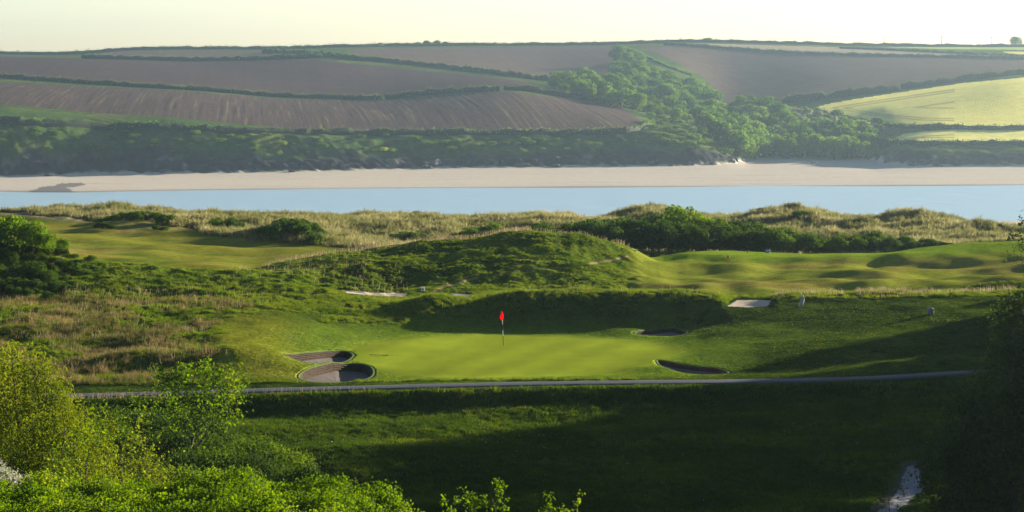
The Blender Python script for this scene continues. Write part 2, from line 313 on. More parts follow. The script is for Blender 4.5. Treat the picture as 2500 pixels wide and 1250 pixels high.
    rk = np.exp(-((D - np.interp(u, UN, DBs) - 3) / 4) ** 2)
    z += rk * (1.6 * rid(X / 9, D / 5, 45) + .9 * pn(X / 3, D / 2, 46)) * sstep(1090, 1100, D)
    z += sstep(2050, 2090, D) * (1 - sstep(2120, 2200, D)) * .3 * pn(X / 30, D / 30, 47)
    z += np.exp(-((D - np.interp(u, UN, DS) - 2) / 30) ** 2) * .10 * pn(X / 60, D / 14, 48) * (D > 900)
    return z * (1 - road) 
def ground(X, D, carve=False):
    X = np.asarray(X, float); D = np.asarray(D, float); u = U(X, D)
    z = base(u, D) + feat(X, D, u)
    if carve:
        for (P, zr, dep) in BK:
            m = (np.abs(X - P[:, 0].mean()) < 6) & (np.abs(D - P[:, 1].mean()) < 8)
            if m.any():
                d = polydist(X[m], D[m], P); z[m] -= (d > -0.12) * (dep + .35)
    return z + CAMZ
def hit(u, y, D0, D1, st=None):
    """where the line of sight at (u, y) meets the ground between two distances"""
    Ds = np.arange(D0, D1, st or max(0.1, (D1 - D0) / 1500)); X = XW(u, Ds)
    d = base(U(X, Ds), Ds) + feat(X, Ds, U(X, Ds)) - zy(y, Ds)
    s = np.nonzero(d >= 0)[0]
    j = s[0] if len(s) else int(np.argmin(np.abs(d)))
    return np.array([X[j], Ds[j], d[j] + zy(y, Ds[j]) + CAMZ])

BUNKW = []
for (pts, zr, dep, lab, key) in BUNK:
    w = np.array([hit(u, y, 146, 176)[:2] for u, y in pts]); w[:, 1] = np.convolve(np.r_[w[-1:, 1], w[:, 1], w[:1, 1]], [.25, .5, .25], 'valid')
    w = smoothloop(w, 60); BUNKW.append((w, dep, lab, key)); BK.append((w, zr, dep))

# ------------------------------------------------------------------ ground sheets
def grid(us, Ds, zfun):
    uu, dd = np.meshgrid(us, Ds); X = XW(uu, dd); X = np.where(dd < 1, (uu - CX) / F * 1.0, X)
    return uu, dd, X, zfun(X, dd)
def faces(nr, nc):
    i = np.arange(nr * nc).reshape(nr, nc)
    return np.stack([i[:-1, :-1], i[:-1, 1:], i[1:, 1:], i[1:, :-1]], -1).reshape(-1, 4)
def sheet(name, V, Fq, cov, mat, kind='structure', label=None, row=None, norms=None):
    used, inv = np.unique(Fq, return_inverse=True)
    me = mesh_np(name, V[used], inv.reshape(Fq.shape).astype(np.int32), mat, True)
    a = me.attributes.new('cover', 'FLOAT_COLOR', 'POINT'); a.data.foreach_set('color', np.concatenate([cov[used], np.ones((len(used), 1))], 1).astype(np.float32).ravel())
    if row is not None:
        a = me.attributes.new('row', 'FLOAT', 'POINT'); a.data.foreach_set('value', row[used].astype(np.float32))
    if norms is not None: me.normals_split_custom_set_from_vertices(norms[used].tolist())
    o = obj(name, me); tag(o, label=label, kind=kind); return o
def gridnormals(X, D, Z):
    P = np.stack([X, D, Z], -1); a = np.gradient(P, axis=1); b = np.gradient(P, axis=0)
    n = np.cross(a, b); n /= np.linalg.norm(n, axis=-1, keepdims=True) + 1e-12; n *= np.sign(n[..., 2:3] + 1e-9); return n.reshape(-1, 3)
def mixc(c, c2, w): return c * (1 - w[..., None]) + np.array(c2) * w[..., None]

M_ground = groundmat('rough_grass', det=2.2, bump=0.10, bscale=5.0, c_var=0.40, rough=.9)
M_mown = groundmat('mown_grass', det=1.8, bump=0.06, bscale=9.0, c_var=0.30, rough=.85)
M_green = groundmat('putting_turf', det=.9, bump=0.004, bscale=20.0, stretch=(1, .45, 1), c_var=0.10, rough=.8)

us = np.concatenate([np.linspace(-2500, -120, 60, endpoint=False), np.arange(-120, 2620, 4.0), np.linspace(2620, 5000, 70)])
Ds = np.concatenate([np.arange(-38, 100, 2.5), np.arange(100, 114, .5), np.arange(114, 142, .22), np.arange(142, 184, .17), np.arange(184, 206, .21), np.arange(206, 330, .45), np.arange(330, 420, 3), np.arange(420, 960, 12)])
uu, dd, X, Z = grid(us, Ds, lambda a, b: ground(a, b, True))
Xn = X.copy(); Xn[dd < 20] = ((uu - CX) / F * 20)[dd < 20]; Xn[:, 0] = -2600; Xn[:, -1] = 2600
Xn[:, 1] = np.minimum(Xn[:, 1], -600); Xn[:, -2] = np.maximum(Xn[:, -2], 600)
fgrid = faces(*X.shape)
V = np.stack([Xn, dd, Z], -1).reshape(-1, 3)
uf, df, xf = uu.ravel(), dd.ravel(), X.ravel()
zf = (Z - CAMZ).ravel(); yf = YH - zf / np.maximum(df, 1) * F
# cover colours (albedo of the plants themselves)
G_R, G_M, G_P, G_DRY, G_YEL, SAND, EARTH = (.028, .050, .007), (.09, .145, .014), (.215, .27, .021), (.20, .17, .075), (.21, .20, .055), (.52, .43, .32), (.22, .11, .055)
cov = np.tile(np.array(G_R), (len(uf), 1))
n1 = fbm(xf / 6, df / 6, 60, 4); n2 = fbm(xf / 1.4, df / 1.8, 61, 4); n3 = fbm(xf / 16, df / 14, 62, 3)
cov = mixc(cov, (.06, .092, .010), sstep(-.2, .5, n1)); cov = mixc(cov, (.017, .032, .005), sstep(.0, .5, n2) * .8)
w = sstep(180, 186, df) * (1 - sstep(207, 210, df)) * (1 - sstep(1560, 1620, uf)); cov = mixc(cov, (.095, .135, .014), w * sstep(-.4, .3, n1 + .5 * n2) * .8)
# left rough with dry seed grass
w = sstep(150, 154, df) * (1 - sstep(176, 186, df)) * (1 - sstep(420, 600, uf + 90 * n1)); cov = mixc(cov, (.15, .125, .045), w * sstep(-.1, .5, n1 + n2 * .4) * .4)
w = sstep(148, 152, df) * (1 - sstep(162, 178, df + 6 * n1)) * sstep(430, 560, uf + 90 * n1) * (1 - sstep(700, 820, uf)); cov = mixc(cov, (.18, .185, .018), w * .85)
# apron of the green
gdist = polydist(xf, df, GREEN); w = sstep(-7, -.5, gdist); cov = mixc(cov, (.105, .165, .015), w * .85)
w = sstep(640, 820, uf + 90 * n1) * (1 - sstep(1080, 1180, uf)) * sstep(158, 166, df) * (1 - sstep(170, 180, df + 6 * n1)); cov = mixc(cov, (.10, .155, .016), w * .8)
# right fairway and tee
fair = sstep(183, 185.5, df) * (1 - sstep(217, 219.5, df)) * sstep(1120, 1300, uf + 5 * (df - 190))
fair = fair * (1 - sstep(186, 189, df) * (1 - sstep(206, 208, df)) * (1 - sstep(1500, 1580, uf)))
cov = mixc(cov, (.18, .205, .022), fair * .9); cov = mixc(cov, (.22, .17, .045), fair * sstep(-.05, .45, n3 + .5 * n1) * .6)
cov = mixc(cov, (.16, .24, .016), fair * sstep(207, 209, df) * .9)
# left fairway
lf = sstep(196, 201, df) * (1 - sstep(248, 262, df)) * (1 - sstep(640, 950, uf)); cov = mixc(cov, (.19, .195, .025), lf * .9); cov = mixc(cov, (.27, .20, .06), lf * sstep(.0, .45, fbm(xf / 14, df / 4, 66, 3)) * .8)
cov = mixc(cov, (.09, .14, .014), lf * sstep(.05, .35, fbm(xf / 16, df / 5, 68, 4)) * .8)
# dunes
dn = sstep(243, 256, df + n1 * 8) * sstep(180, 420, uf + (df - 250) * 14); cov = mixc(cov, (.22, .18, .10), dn); cov = mixc(cov, (.05, .07, .02), dn * sstep(.0, .35, n1) * .85)
cov = mixc(cov, SAND, sstep(640, 760, df))
# sand worn through: gap path, cross path, lower right path, track over the mound
sand = np.zeros(len(uf), bool)
for P, a, b in (([(1776, 748), (1800, 733), (1882, 733), (1874, 748), (1830, 750)], 174, 186), ([(838, 710), (900, 714), (995, 717), (985, 724), (930, 723), (850, 716)], 180, 200),
             ([(1098, 716), (1150, 719), (1146, 725), (1110, 722)], 178, 196)):
    sand |= inpoly(uf, yf + 1.5 * n2, P) & (df > a) & (df < b)
cov[sand] = np.array((.50, .42, .33))
def along(P, wpx): 
    d = np.full(len(uf), 1e9); P = np.array(P, float)
    for a, b in zip(P[:-1], P[1:]):
        e = b - a; t = np.clip(((uf - a[0]) * e[0] + (yf - a[1]) * e[1]) / (e @ e), 0, 1); d = np.minimum(d, np.hypot(uf - a[0] - t * e[0], (yf - a[1] - t * e[1]) * 1.6))
    return 1 - sstep(wpx * .6, wpx * 1.2, d)
trk = np.maximum(along([(1055, 714), (1080, 702), (1120, 690), (1166, 677)], 5), np.maximum(along([(1166, 677), (1250, 662), (1380, 652)], 2) * .5, along([(1440, 644), (1490, 636), (1532, 626)], 4))) * (df > 184) * (df < 213)
cov = mixc(cov, (.28, .20, .11), trk * .7)
pp = inpoly(uf + 12 * n2, yf + 10 * n2, [(2120, 1270), (2150, 1245), (2178, 1222), (2196, 1190), (2203, 1155), (2215, 1136), (2236, 1140), (2254, 1168), (2248, 1200), (2215, 1228), (2175, 1262)]) & (df > 108) & (df < 130)
ppw = np.clip(along([(2120, 1262), (2190, 1218), (2222, 1165), (2232, 1140), (2230, 1100)], 36) * (df < 134), 0, 1)
cov = mixc(cov, (.10, .085, .06), ppw * .8 * (df > 100)); cov[pp] = np.array((.26, .25, .25)) * (1 + .25 * n2[pp, None])
st = along([(1610, 1140), (1660, 1180), (1700, 1215), (1740, 1250)], 16) * (df < 134) * (df > 100); cov = mixc(cov, (.035, .03, .025), st * sstep(-.1, .2, n2))
nrm = gridnormals(X, dd, Z)
fu_, fd_ = uf[fgrid].mean(1), df[fgrid].mean(1)
fg = gdist[fgrid].mean(1) > 0
cov = mixc(cov, G_P, sstep(-1.6, 1.2, gdist + .8 * n1 + .4 * n2))
s = pn((xf - .35 * df) / 2.2, df * 0 + .5, 70) ; cov = np.where((gdist > -.25)[:, None], cov * (1 + .24 * s[:, None]) * (1 + .20 * fbm(xf / 5, df / 5, 71, 3)[:, None]), cov)
ffair = (fair[fgrid].mean(1) > .5) & ~fg
flf = (lf[fgrid].mean(1) > .5) & ~fg
fdune = (dn[fgrid].mean(1) > .5) & (fd_ < 640)
fsand = (fd_ >= 640); fpath = sand[fgrid].all(1) | pp[fgrid].all(1)
rest = ~(fg | ffair | flf | fdune | fsand | fpath)
sheet('ground', V, fgrid[rest], cov, M_ground, norms=nrm)
sheet('putting_green', V, fgrid[fg], cov, M_green, norms=nrm)
sheet('fairway', V, fgrid[ffair], cov, M_mown, norms=nrm)
sheet('fairway', V, fgrid[flf & ~fdune & ~fpath], cov, M_mown, norms=nrm)
M_dune = groundmat('dune_ground', det=1.5, bump=0.12, bscale=3.0, c_var=0.4)
sheet('dune_ground', V, fgrid[fdune & ~ffair & ~flf], cov, M_dune, norms=nrm)
M_sand = groundmat('sand', det=.35, bump=0.01, bscale=2.0, c_var=0.10, rough=.95)
sheet('near_beach', V, fgrid[fsand & ~fpath], cov, M_sand, norms=nrm)
sheet('sand_path', V, fgrid[fpath], cov, groundmat('worn_sand', det=3, bump=0.03, bscale=8.0, c_var=0.18), norms=nrm)

# tarmac path, laid 4 cm proud with soft edges sunk in the verge
M_road = plain('tarmac', (.050, .054, .068), .75, .15, 6.0, .004)
ur = np.arange(-1500, 4600, 12.0); dr = np.interp(ur, UN, Dr); rows = []
for off_, dz in ((-.98, -.10), (-.86, .03), (-.4, .055), (.4, .055), (.86, .03), (.98, -.10)):
    D_ = dr + off_ + .05 * pn(ur / 40, ur * 0 + off_, 80); X_ = XW(ur, D_); rows.append(np.stack([X_, D_, base(ur, dr) + CAMZ + dz], 1))
o = obj('path', mesh_np('path', np.concatenate(rows), faces(6, len(ur))[:, ::1], M_road, True)); tag(o, kind='structure')

# ------------------------------------------------------------------ bunkers: turf lip, stacked earth face, sand floor
M_bsand_shaded = plain('shaded_bunker_sand', (.12, .10, .088), .95, .12, 3.0, .02)  # sand darkened throughout: the shade inside the bunkers is put into its colour
M_bface_shaded = plain('earth_face', (.045, .028, .017), .95, .45, 9.0, .05)  # earth colour darkened to carry the shade on the bunker walls
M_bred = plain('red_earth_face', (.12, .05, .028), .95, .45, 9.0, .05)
M_lip = plain('lip_turf', (.07, .11, .012), .9, .25, 6.0, .02)
for (P, dep, lab, key) in BUNKW:
    c = P.mean(0); n = len(P)
    t = tag(obj('bunker', None, loc=(c[0], c[1], float(ground(c[0:1], c[1:2])[0]) - dep)), 
            lab, 'sand bunker', 'sand bunkers round the putting green')
    zc = t.location.z
    def ringp(k, zz):                       # outline grown (k>0) or shrunk, in metres
        T = np.roll(P, -1, 0) - np.roll(P, 1, 0); N = np.stack([T[:, 1], -T[:, 0]], 1); N /= np.linalg.norm(N, axis=1, keepdims=True)
        if polydist((P + N * .1)[:, 0], (P + N * .1)[:, 1], P).mean() > 0: N = -N
        Q = P + N * k; z = ground(Q[:, 0], Q[:, 1]) if zz is None else np.full(n, zz)
        return np.stack([Q[:, 0] - c[0], Q[:, 1] - c[1], z - zc], 1)
    def loft(rings): 
        V_ = np.concatenate(rings); i = np.arange(n); j = (i + 1) % n
        return V_, np.concatenate([np.stack([a * n + i, a * n + j, (a + 1) * n + j, (a + 1) * n + i], 1) for a in range(len(rings) - 1)])
    r0, r1, r2 = ringp(.22, None), ringp(.07, None), ringp(0.0, None); r0[:, 2] -= .05; r1[:, 2] += .008; r2[:, 2] += .0
    r25 = ringp(-.03, None); r25[:, 2] -= .03
    obj('turf_lip', mesh_np('lip', *loft([r0, r1, r2, r25]), M_lip, True), t)
    rw = [r25]; FLZ = .25 * (r25[:, 2].mean() - dep) + .75 * (r25[:, 2] - dep)
    for q in range(1, 9):
        f_ = q / 8; b = r25.copy(); inn = ringp(-.03 - .10 * f_ + (.03 if q % 2 else -.02), 0.0); b[:, :2] = inn[:, :2]
        b[:, 2] = r25[:, 2] * (1 - f_) + FLZ * f_; b[:, :2] += .02 * RN.standard_normal((n, 2)) * .5; rw.append(b)
    obj('earth_face', mesh_np('face', *loft(rw), M_bface_shaded if key != 'B3' else M_bred, False), t)
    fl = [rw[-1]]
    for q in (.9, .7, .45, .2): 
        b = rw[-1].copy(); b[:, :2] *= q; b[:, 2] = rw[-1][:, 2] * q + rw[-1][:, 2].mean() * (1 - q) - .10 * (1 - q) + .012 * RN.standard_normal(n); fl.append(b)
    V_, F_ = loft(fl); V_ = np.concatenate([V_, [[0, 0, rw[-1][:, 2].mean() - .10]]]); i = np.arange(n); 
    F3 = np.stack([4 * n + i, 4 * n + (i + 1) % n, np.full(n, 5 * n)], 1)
    obj('sand_floor', mesh_np('floor', V_, [F_, F3], M_bsand_shaded, True), t)

# ------------------------------------------------------------------ far shore: beach, cliff, hill and its fields
usf = np.concatenate([np.linspace(-2500, -60, 60, endpoint=False), np.arange(-60, 2560, 4.0), np.linspace(2560, 5000, 60)])
Dsf = np.concatenate([np.arange(960, 1085, 4.0), np.arange(1085, 1330, 1.1), np.arange(1330, 2130, 4.2), np.arange(2130, 2400, 15), np.arange(2400, 9001, 220)])
uu, dd, X, Z = grid(usf, Dsf, lambda a, b: ground(a, b))
Xn = X.copy(); fq = faces(*X.shape); V = np.stack([Xn, dd, Z], -1).reshape(-1, 3); nrm = gridnormals(X, dd, Z)
uf, df, xf = uu.ravel(), dd.ravel(), X.ravel(); yf = YH - (Z.ravel() - CAMZ) / df * F
n1 = fbm(xf / 40, df / 40, 90, 4); n2 = fbm(xf / 9, df / 12, 91, 4)
GR = (.055, .095, .022); cov = np.tile(np.array(GR), (len(uf), 1)); cov = mixc(cov, (.11, .14, .03), sstep(-.1, .4, n1)); cov = mixc(cov, (.03, .055, .014), sstep(.05, .4, n2) * .7)
cov = mixc(cov, (.13, .10, .055), sstep(.2, .5, fbm(xf / 25, df / 18, 93, 3)) * .5)
db = df - np.interp(uf, UN, DBs)
rock = (1 - sstep(7, 14, db + 7 * n2 + 4 * n1)) * sstep(-1, 0, db) * (1 - sstep(1800, 1830, uf) * (1 - sstep(2100, 2140, uf)) * .8)
cov = mixc(cov, (.040, .037, .040), rock); cov = mixc(cov, (.16, .14, .12), rock * sstep(.2, .4, n2))
sandw = 1 - sstep(-2.5, 0, db + 2 * n2)
cov = mixc(cov, (.50, .44, .36), sandw); cov = mixc(cov, (.38, .33, .27), sandw * sstep(.1, .35, fbm(xf / 60, df / 4, 94, 4)) * .5)
cov = mixc(cov, (.20, .17, .14), sandw * (1 - sstep(2.0, 9.0, df - np.interp(uf, UN, DS))) * .8)
# wet outfall on the beach at the left
wet = sandw * inpoly(uf + 14 * n2, yf + 3 * n2, [(60, 474), (95, 458), (130, 452), (150, 447), (200, 446), (215, 452), (165, 458), (190, 472)]); cov = mixc(cov, (.10, .10, .11), wet * .8)
row = xf + .094 * df
F_ = {}
FIELDS = [
 ('ploughed_field', [(-3000, 150), (0, 200), (480, 224), (700, 243), (950, 247), (1060, 234), (1240, 223), (1400, 243), (1520, 264), (1562, 290), (1576, 312), (1560, 319), (1400, 322), (900, 322), (600, 317), (400, 309), (200, 303), (0, 292), (-3000, 280)], (.072, .048, .046), 'rows'),
 ('ploughed_field', [(-3000, 128), (0, 137), (200, 143), (500, 151), (760, 145), (900, 159), (1100, 179), (1300, 200), (1310, 208), (1240, 210), (1060, 221), (950, 235), (700, 230), (480, 210), (0, 185), (-3000, 140)], (.074, .050, .047), 'bare'),
 ('ploughed_field', [(225, 134), (300, 124), (420, 124.5), (700, 125), (790, 131), (640, 138), (500, 141), (400, 139)], (.11, .08, .07), 'bare'),
 ('ploughed_field', [(850, 128), (870, 120), (1100, 117.5), (1500, 112), (1516, 130), (1490, 150), (1480, 186), (1350, 188), (1200, 171), (1000, 149)], (.115, .082, .068), 'bare'),
 ('ploughed_field', [(1552, 113), (1640, 114), (1800, 122), (2000, 137), (2500, 143), (5000, 143), (5000, 172), (2500, 172), (2300, 197), (2100, 220), (1900, 248), (1790, 264), (1762, 235), (1720, 190), (1650, 150), (1590, 125)], (.12, .085, .068), 'bare'),
 ('stubble_field', [(1640, 108), (1720, 106), (1900, 111), (2200, 120), (2420, 130), (2450, 137), (2150, 134), (1850, 121)], (.34, .28, .19), 'bare'),
 ('crop_field', [(1990, 262), (2030, 252), (2100, 240), (2200, 225), (2350, 203), (2500, 189), (5000, 185), (5000, 309), (2500, 309), (2250, 305), (2150, 296), (2050, 279), (2000, 269)], (.80, .74, .20), 'crop'),
 ('crop_field', [(2188, 335), (2205, 327), (2260, 320), (2320, 317), (2500, 318), (5000, 318), (5000, 347), (2500, 348), (2350, 348), (2210, 347), (2190, 342)], (.74, .70, .20), 'crop'),
 ('pasture', [(2140, 114.5), (2500, 115), (2500, 122), (2450, 121), (2300, 120)], (.30, .40, .12), 'crop'),
 ('crop_field', [(2445, 126), (2500, 126), (2520, 138), (2480, 134)], (.62, .52, .16), 'crop'),
]
def fieldmat(name, style):
    m = groundmat(name, det=.12 if style == 'bare' else .25, bump=.9 if style == 'crop' else .12, bscale=1.6 if style == 'crop' else .9, c_var=.14, rough=.95); n, l = m.node_tree.nodes, m.node_tree.links
    b = [x for x in n if x.type == 'BSDF_PRINCIPLED'][0]; src = b.inputs['Base Color'].links[0].from_socket
    at = n.new('ShaderNodeAttribute'); at.attribute_name = 'row'; g = n.new('ShaderNodeNewGeometry')
    sx = n.new('ShaderNodeSeparateXYZ'); l.new(g.outputs['Position'], sx.inputs[0])
    cx = n.new('ShaderNodeCombineXYZ'); l.new(at.outputs['Fac'], cx.inputs[0])
    my = n.new('ShaderNodeMath'); my.operation = 'MULTIPLY'; my.inputs[1].default_value = .012 if style != 'crop' else .0; l.new(sx.outputs['Y'], my.inputs[0]); l.new(my.outputs[0], cx.inputs[1])
    nz = n.new('ShaderNodeTexNoise'); nz.inputs['Scale'].default_value = .55 if style == 'rows' else (.5 if style == 'crop' else .3); nz.inputs['Detail'].default_value = 5; nz.inputs['Roughness'].default_value = .7
    l.new(cx.outputs[0], nz.inputs['Vector'])
    if style == 'rows': stops = [(.34, (.38, .38, .44)), (.44, (.9, .9, .92)), (.55, (1.15, 1.12, 1.1)), (.60, (1.6, 1.8, 1.25)), (.66, (2.4, 2.9, 1.6))]
    elif style == 'crop': stops = [(.33, (.62, .66, .6)), (.42, (1, 1, 1)), (.8, (1.1, 1.08, 1.0))]
    else: stops = [(.25, (.86, .86, .86)), (.7, (1.12, 1.12, 1.1))]
    r = ramp(n, stops); l.new(nz.outputs['Fac'], r.inputs[0])
    vm = n.new('ShaderNodeVectorMath'); vm.operation = 'MULTIPLY'; l.new(src, vm.inputs[0]); l.new(r.outputs[0], vm.inputs[1])
    out = vm.outputs[0]
    if style == 'rows':   # weeds speckled between the rows
        n3 = n.new('ShaderNodeTexNoise'); n3.inputs['Scale'].default_value = .9; n3.inputs['Detail'].default_value = 4; l.new(g.outputs['Position'], n3.inputs['Vector'])
        r3 = ramp(n, [(.60, (0, 0, 0)), (.70, (1, 1, 1))]); l.new(n3.outputs['Fac'], r3.inputs[0])
        mx = n.new('ShaderNodeMix'); mx.data_type = 'RGBA'; l.new(r3.outputs[0], mx.inputs[0]); l.new(out, mx.inputs[6]); mx.inputs[7].default_value = (.17, .19, .08, 1); out = mx.outputs[2]
    l.new(out, b.inputs['Base Color']); return m
FM = {s: fieldmat('field_' + s, s) for s in ('rows', 'bare', 'crop')}
uq, yq, dq = uf[fq].mean(1), yf[fq].mean(1), df[fq].mean(1)
hill = dq > 1180; taken = np.zeros(len(fq), bool)
for (nm, P, c, style) in FIELDS:
    P = np.array(P, float); m = inpoly(uq, yq, P) & hill & (dq < 2100) & (dq > np.interp(uq, UN, DBs) + 30) & ~taken
    if not m.any(): print('empty field', nm, P[0]); continue
    taken |= m; vv = np.unique(fq[m]); cv = cov.copy(); cv[vv] = np.array(c) * (1 + .12 * n1[vv, None] + .10 * n2[vv, None])
    if style == 'crop':      # tramlines curving round the headland
        d = polydist(uf[vv], yf[vv] * 1.0, P); tr = np.exp(-((d - 12) / 1.3) ** 2) + np.exp(-((d - 17) / 1.3) ** 2) + .7 * np.exp(-((d - 42) / 1.8) ** 2); cv[vv] *= (1 - .55 * np.clip(tr, 0, 1) * (uf[vv] < 2330))[:, None]
    r_ = row if style != 'crop' else df * .5 + xf * .12
    sheet(nm, V, fq[m], cv, FM[style], row=r_, norms=nrm)
bm_ = sandw[fq].mean(1) > .5
sheet('beach', V, fq[bm_ & ~taken], cov, M_sand, norms=nrm)
M_hill = groundmat('hill_grass', det=.35, bump=.35, bscale=.5, c_var=.35)
sheet('hillside', V, fq[~bm_ & ~taken], cov, M_hill, norms=nrm)

# ------------------------------------------------------------------ water
m, n, l = newmat('estuary_water'); o_ = n.new('ShaderNodeOutputMaterial'); b = n.new('ShaderNodeBsdfPrincipled')
b.inputs['Base Color'].default_value = (.32, .47, .56, 1); b.inputs['Roughness'].default_value = .42; b.inputs['IOR'].default_value = 1.33
g = n.new('ShaderNodeNewGeometry'); mp = n.new('ShaderNodeMapping'); mp.inputs['Scale'].default_value = (.06, .35, 1); l.new(g.outputs['Position'], mp.inputs['Vector'])
nz = n.new('ShaderNodeTexNoise'); nz.inputs['Scale'].default_value = 1.0; nz.inputs['Detail'].default_value = 5; l.new(mp.outputs[0], nz.inputs['Vector'])
bp = n.new('ShaderNodeBump'); bp.inputs['Distance'].default_value = .9; l.new(nz.outputs['Fac'], bp.inputs['Height']); l.new(bp.outputs[0], b.inputs['Normal']); l.new(b.outputs[0], o_.inputs[0])
M_water = m
wx = np.linspace(-2600, 2600, 60); wy = np.linspace(800, 1180, 12); a, b_ = np.meshgrid(wx, wy)
tag(obj('water', mesh_np('water', np.stack([a, b_, a * 0 + .0], -1).reshape(-1, 3), faces(12, 60), M_water, True)), kind='structure')
HAZE = 0.000125
# ------------------------------------------------------------------ plants: parts for building them
def leafcards(P, N, size, asp=.62, seed=0, fold=.25):
    r = np.random.default_rng(seed); n = len(P)
    N = N / (np.linalg.norm(N, axis=1, keepdims=True) + 1e-9)
    t = r.standard_normal((n, 3)); t -= (t * N).sum(1, keepdims=True) * N; t /= np.linalg.norm(t, axis=1, keepdims=True) + 1e-9
    b = np.cross(N, t); s = (np.asarray(size) * (.6 + .8 * r.random(n)))[:, None]
    V = np.stack([P - t * s * .5, P + b * s * asp * .5 + N * s * fold * .5, P + t * s * .5, P - b * s * asp * .5 + N * s * fold * .5], 1).reshape(-1, 3)
    return V, np.arange(4 * n).reshape(n, 4)
def crownpts(lobes, n, seed, inner=.25, under=-.5, jit=.10, spread=.7):
    r = np.random.default_rng(seed); L = np.array(lobes, float); a = (L[:, 3] * L[:, 4]); k = r.choice(len(L), int(n * 1.9), p=a / a.sum())
    d = r.standard_normal((len(k), 3)); d /= np.linalg.norm(d, axis=1, keepdims=True)
    d = d[(ok := d[:, 2] > under)]; k = k[ok]
    q = 1 + jit * r.standard_normal(len(k)); ins = r.random(len(k)) < inner; q[ins] = r.uniform(.45, .95, ins.sum())
    P = L[k, :3] + d * q[:, None] * L[k][:, [3, 3, 4]]
    deep = np.zeros(len(k), bool)
    for c in L: deep |= (np.linalg.norm((P - c[:3]) / c[[3, 3, 4]], axis=1) < .6)
    P, d = P[~deep | ins][:n], d[~deep | ins][:n]
    return P, d + spread * r.standard_normal(d.shape)
def lobes_for(rx, rz, nl, rl, seed, zc=None, lo=-.2):
    r = np.random.default_rng(seed); out = [(0, 0, rz if zc is None else zc, rx * .62, rz * .7)]; zc = out[0][2]
    for i in range(nl):
        d = r.standard_normal(3); d /= np.linalg.norm(d); d[2] = abs(d[2]) * (1 - lo) + lo if d[2] < lo else d[2]
        s = rl * r.uniform(.6, 1.25); out.append((d[0] * rx * .72, d[1] * rx * .72, zc + d[2] * rz * .72, s, s * .85))
    return out
def tubes(paths, sides=5):
    VV, FF, k = [], [], 0
    for P, R in paths:
        P = np.array(P, float); n = len(P)
        for i in range(n):
            t = P[min(i + 1, n - 1)] - P[max(i - 1, 0)]; t /= np.linalg.norm(t) + 1e-9
            a = np.cross(t, (0.3, 1, .1)); a /= np.linalg.norm(a) + 1e-9; b = np.cross(t, a)
            for s in range(sides):
                w = 2 * math.pi * s / sides; VV.append(P[i] + (a * math.cos(w) + b * math.sin(w)) * R[i])
        i = np.arange(n - 1)[:, None] * sides + np.arange(sides)[None]; j = np.arange(n - 1)[:, None] * sides + (np.arange(sides)[None] + 1) % sides
        FF.append((np.stack([i, j, j + sides, i + sides], -1).reshape(-1, 4)) + k); k += n * sides
    return np.array(VV), np.concatenate(FF)
M_bark = plain('bark', (.10, .075, .055), .9, .3, 12, .01)
L_bright = leafmat('bright_leaves', (.04, .085, .007), (.10, .19, .014), (.20, .29, .025), .40)
L_front = leafmat('spring_leaves', (.035, .08, .006), (.10, .18, .014), (.21, .26, .03), .40, big=.9)
L_willow = leafmat('willow_leaves', (.055, .085, .009), (.12, .16, .016), (.21, .25, .03), .42)
L_dark = leafmat('scrub_leaves', (.016, .036, .007), (.035, .070, .010), (.08, .13, .016), .30)
L_mid = leafmat('bramble_leaves', (.022, .050, .008), (.050, .10, .012), (.12, .18, .02), .35)
L_far = leafmat('wood_leaves', (.035, .09, .010), (.09, .18, .014), (.17, .27, .025), .38, big=.05)
L_pale = leafmat('pale_leaves', (.12, .16, .07), (.20, .23, .11), (.30, .30, .17), .35, big=.1)
L_hedge = leafmat('hedge_leaves', (.03, .07, .012), (.07, .13, .016), (.14, .20, .025), .38, big=.05)
L_gorse = leafmat('gorse_flowers', (.12, .18, .02), (.22, .30, .035), (.34, .38, .05), .4)
M_core = plain('twigs', (.020, .028, .010), .95, .3, 2)
L_blossom = leafmat('blossom', (.10, .15, .05), (.32, .32, .25), (.55, .53, .47), .3)

def shrub(name, lobes, n, leaf, mat, seed, inner=.25, spread=.7, asp=.62, stems=4, under=-.4, jit=.10):
    """one shrub prototype: foliage and stems under an Empty at its foot"""
    e = obj(name, None)
    P, N = crownpts(lobes, n, seed, inner, under, jit, spread); P[:, 2] = np.maximum(P[:, 2], -.1)
    obj('foliage', mesh_np('foliage', *leafcards(P, N, leaf, asp, seed), mat), e)
    r = random.Random(seed); top = max(l[2] for l in lobes); w = max(l[3] for l in lobes)
    if stems:
        ps = []
        for i in range(stems):
            a = r.uniform(0, 6.28); L = r.choice(lobes); k = .8
            ps.append(([(.05 * math.cos(a), .05 * math.sin(a), -.3), (L[0] * .3, L[1] * .3, L[2] * .45), (L[0] * k, L[1] * k, L[2] * .9)], [.05 * top / 2, .035 * top / 2, .012 * top / 2]))
        obj('stem', mesh_np('stem', *tubes(ps), M_bark), e)
    return e
PROTO_USED = set()
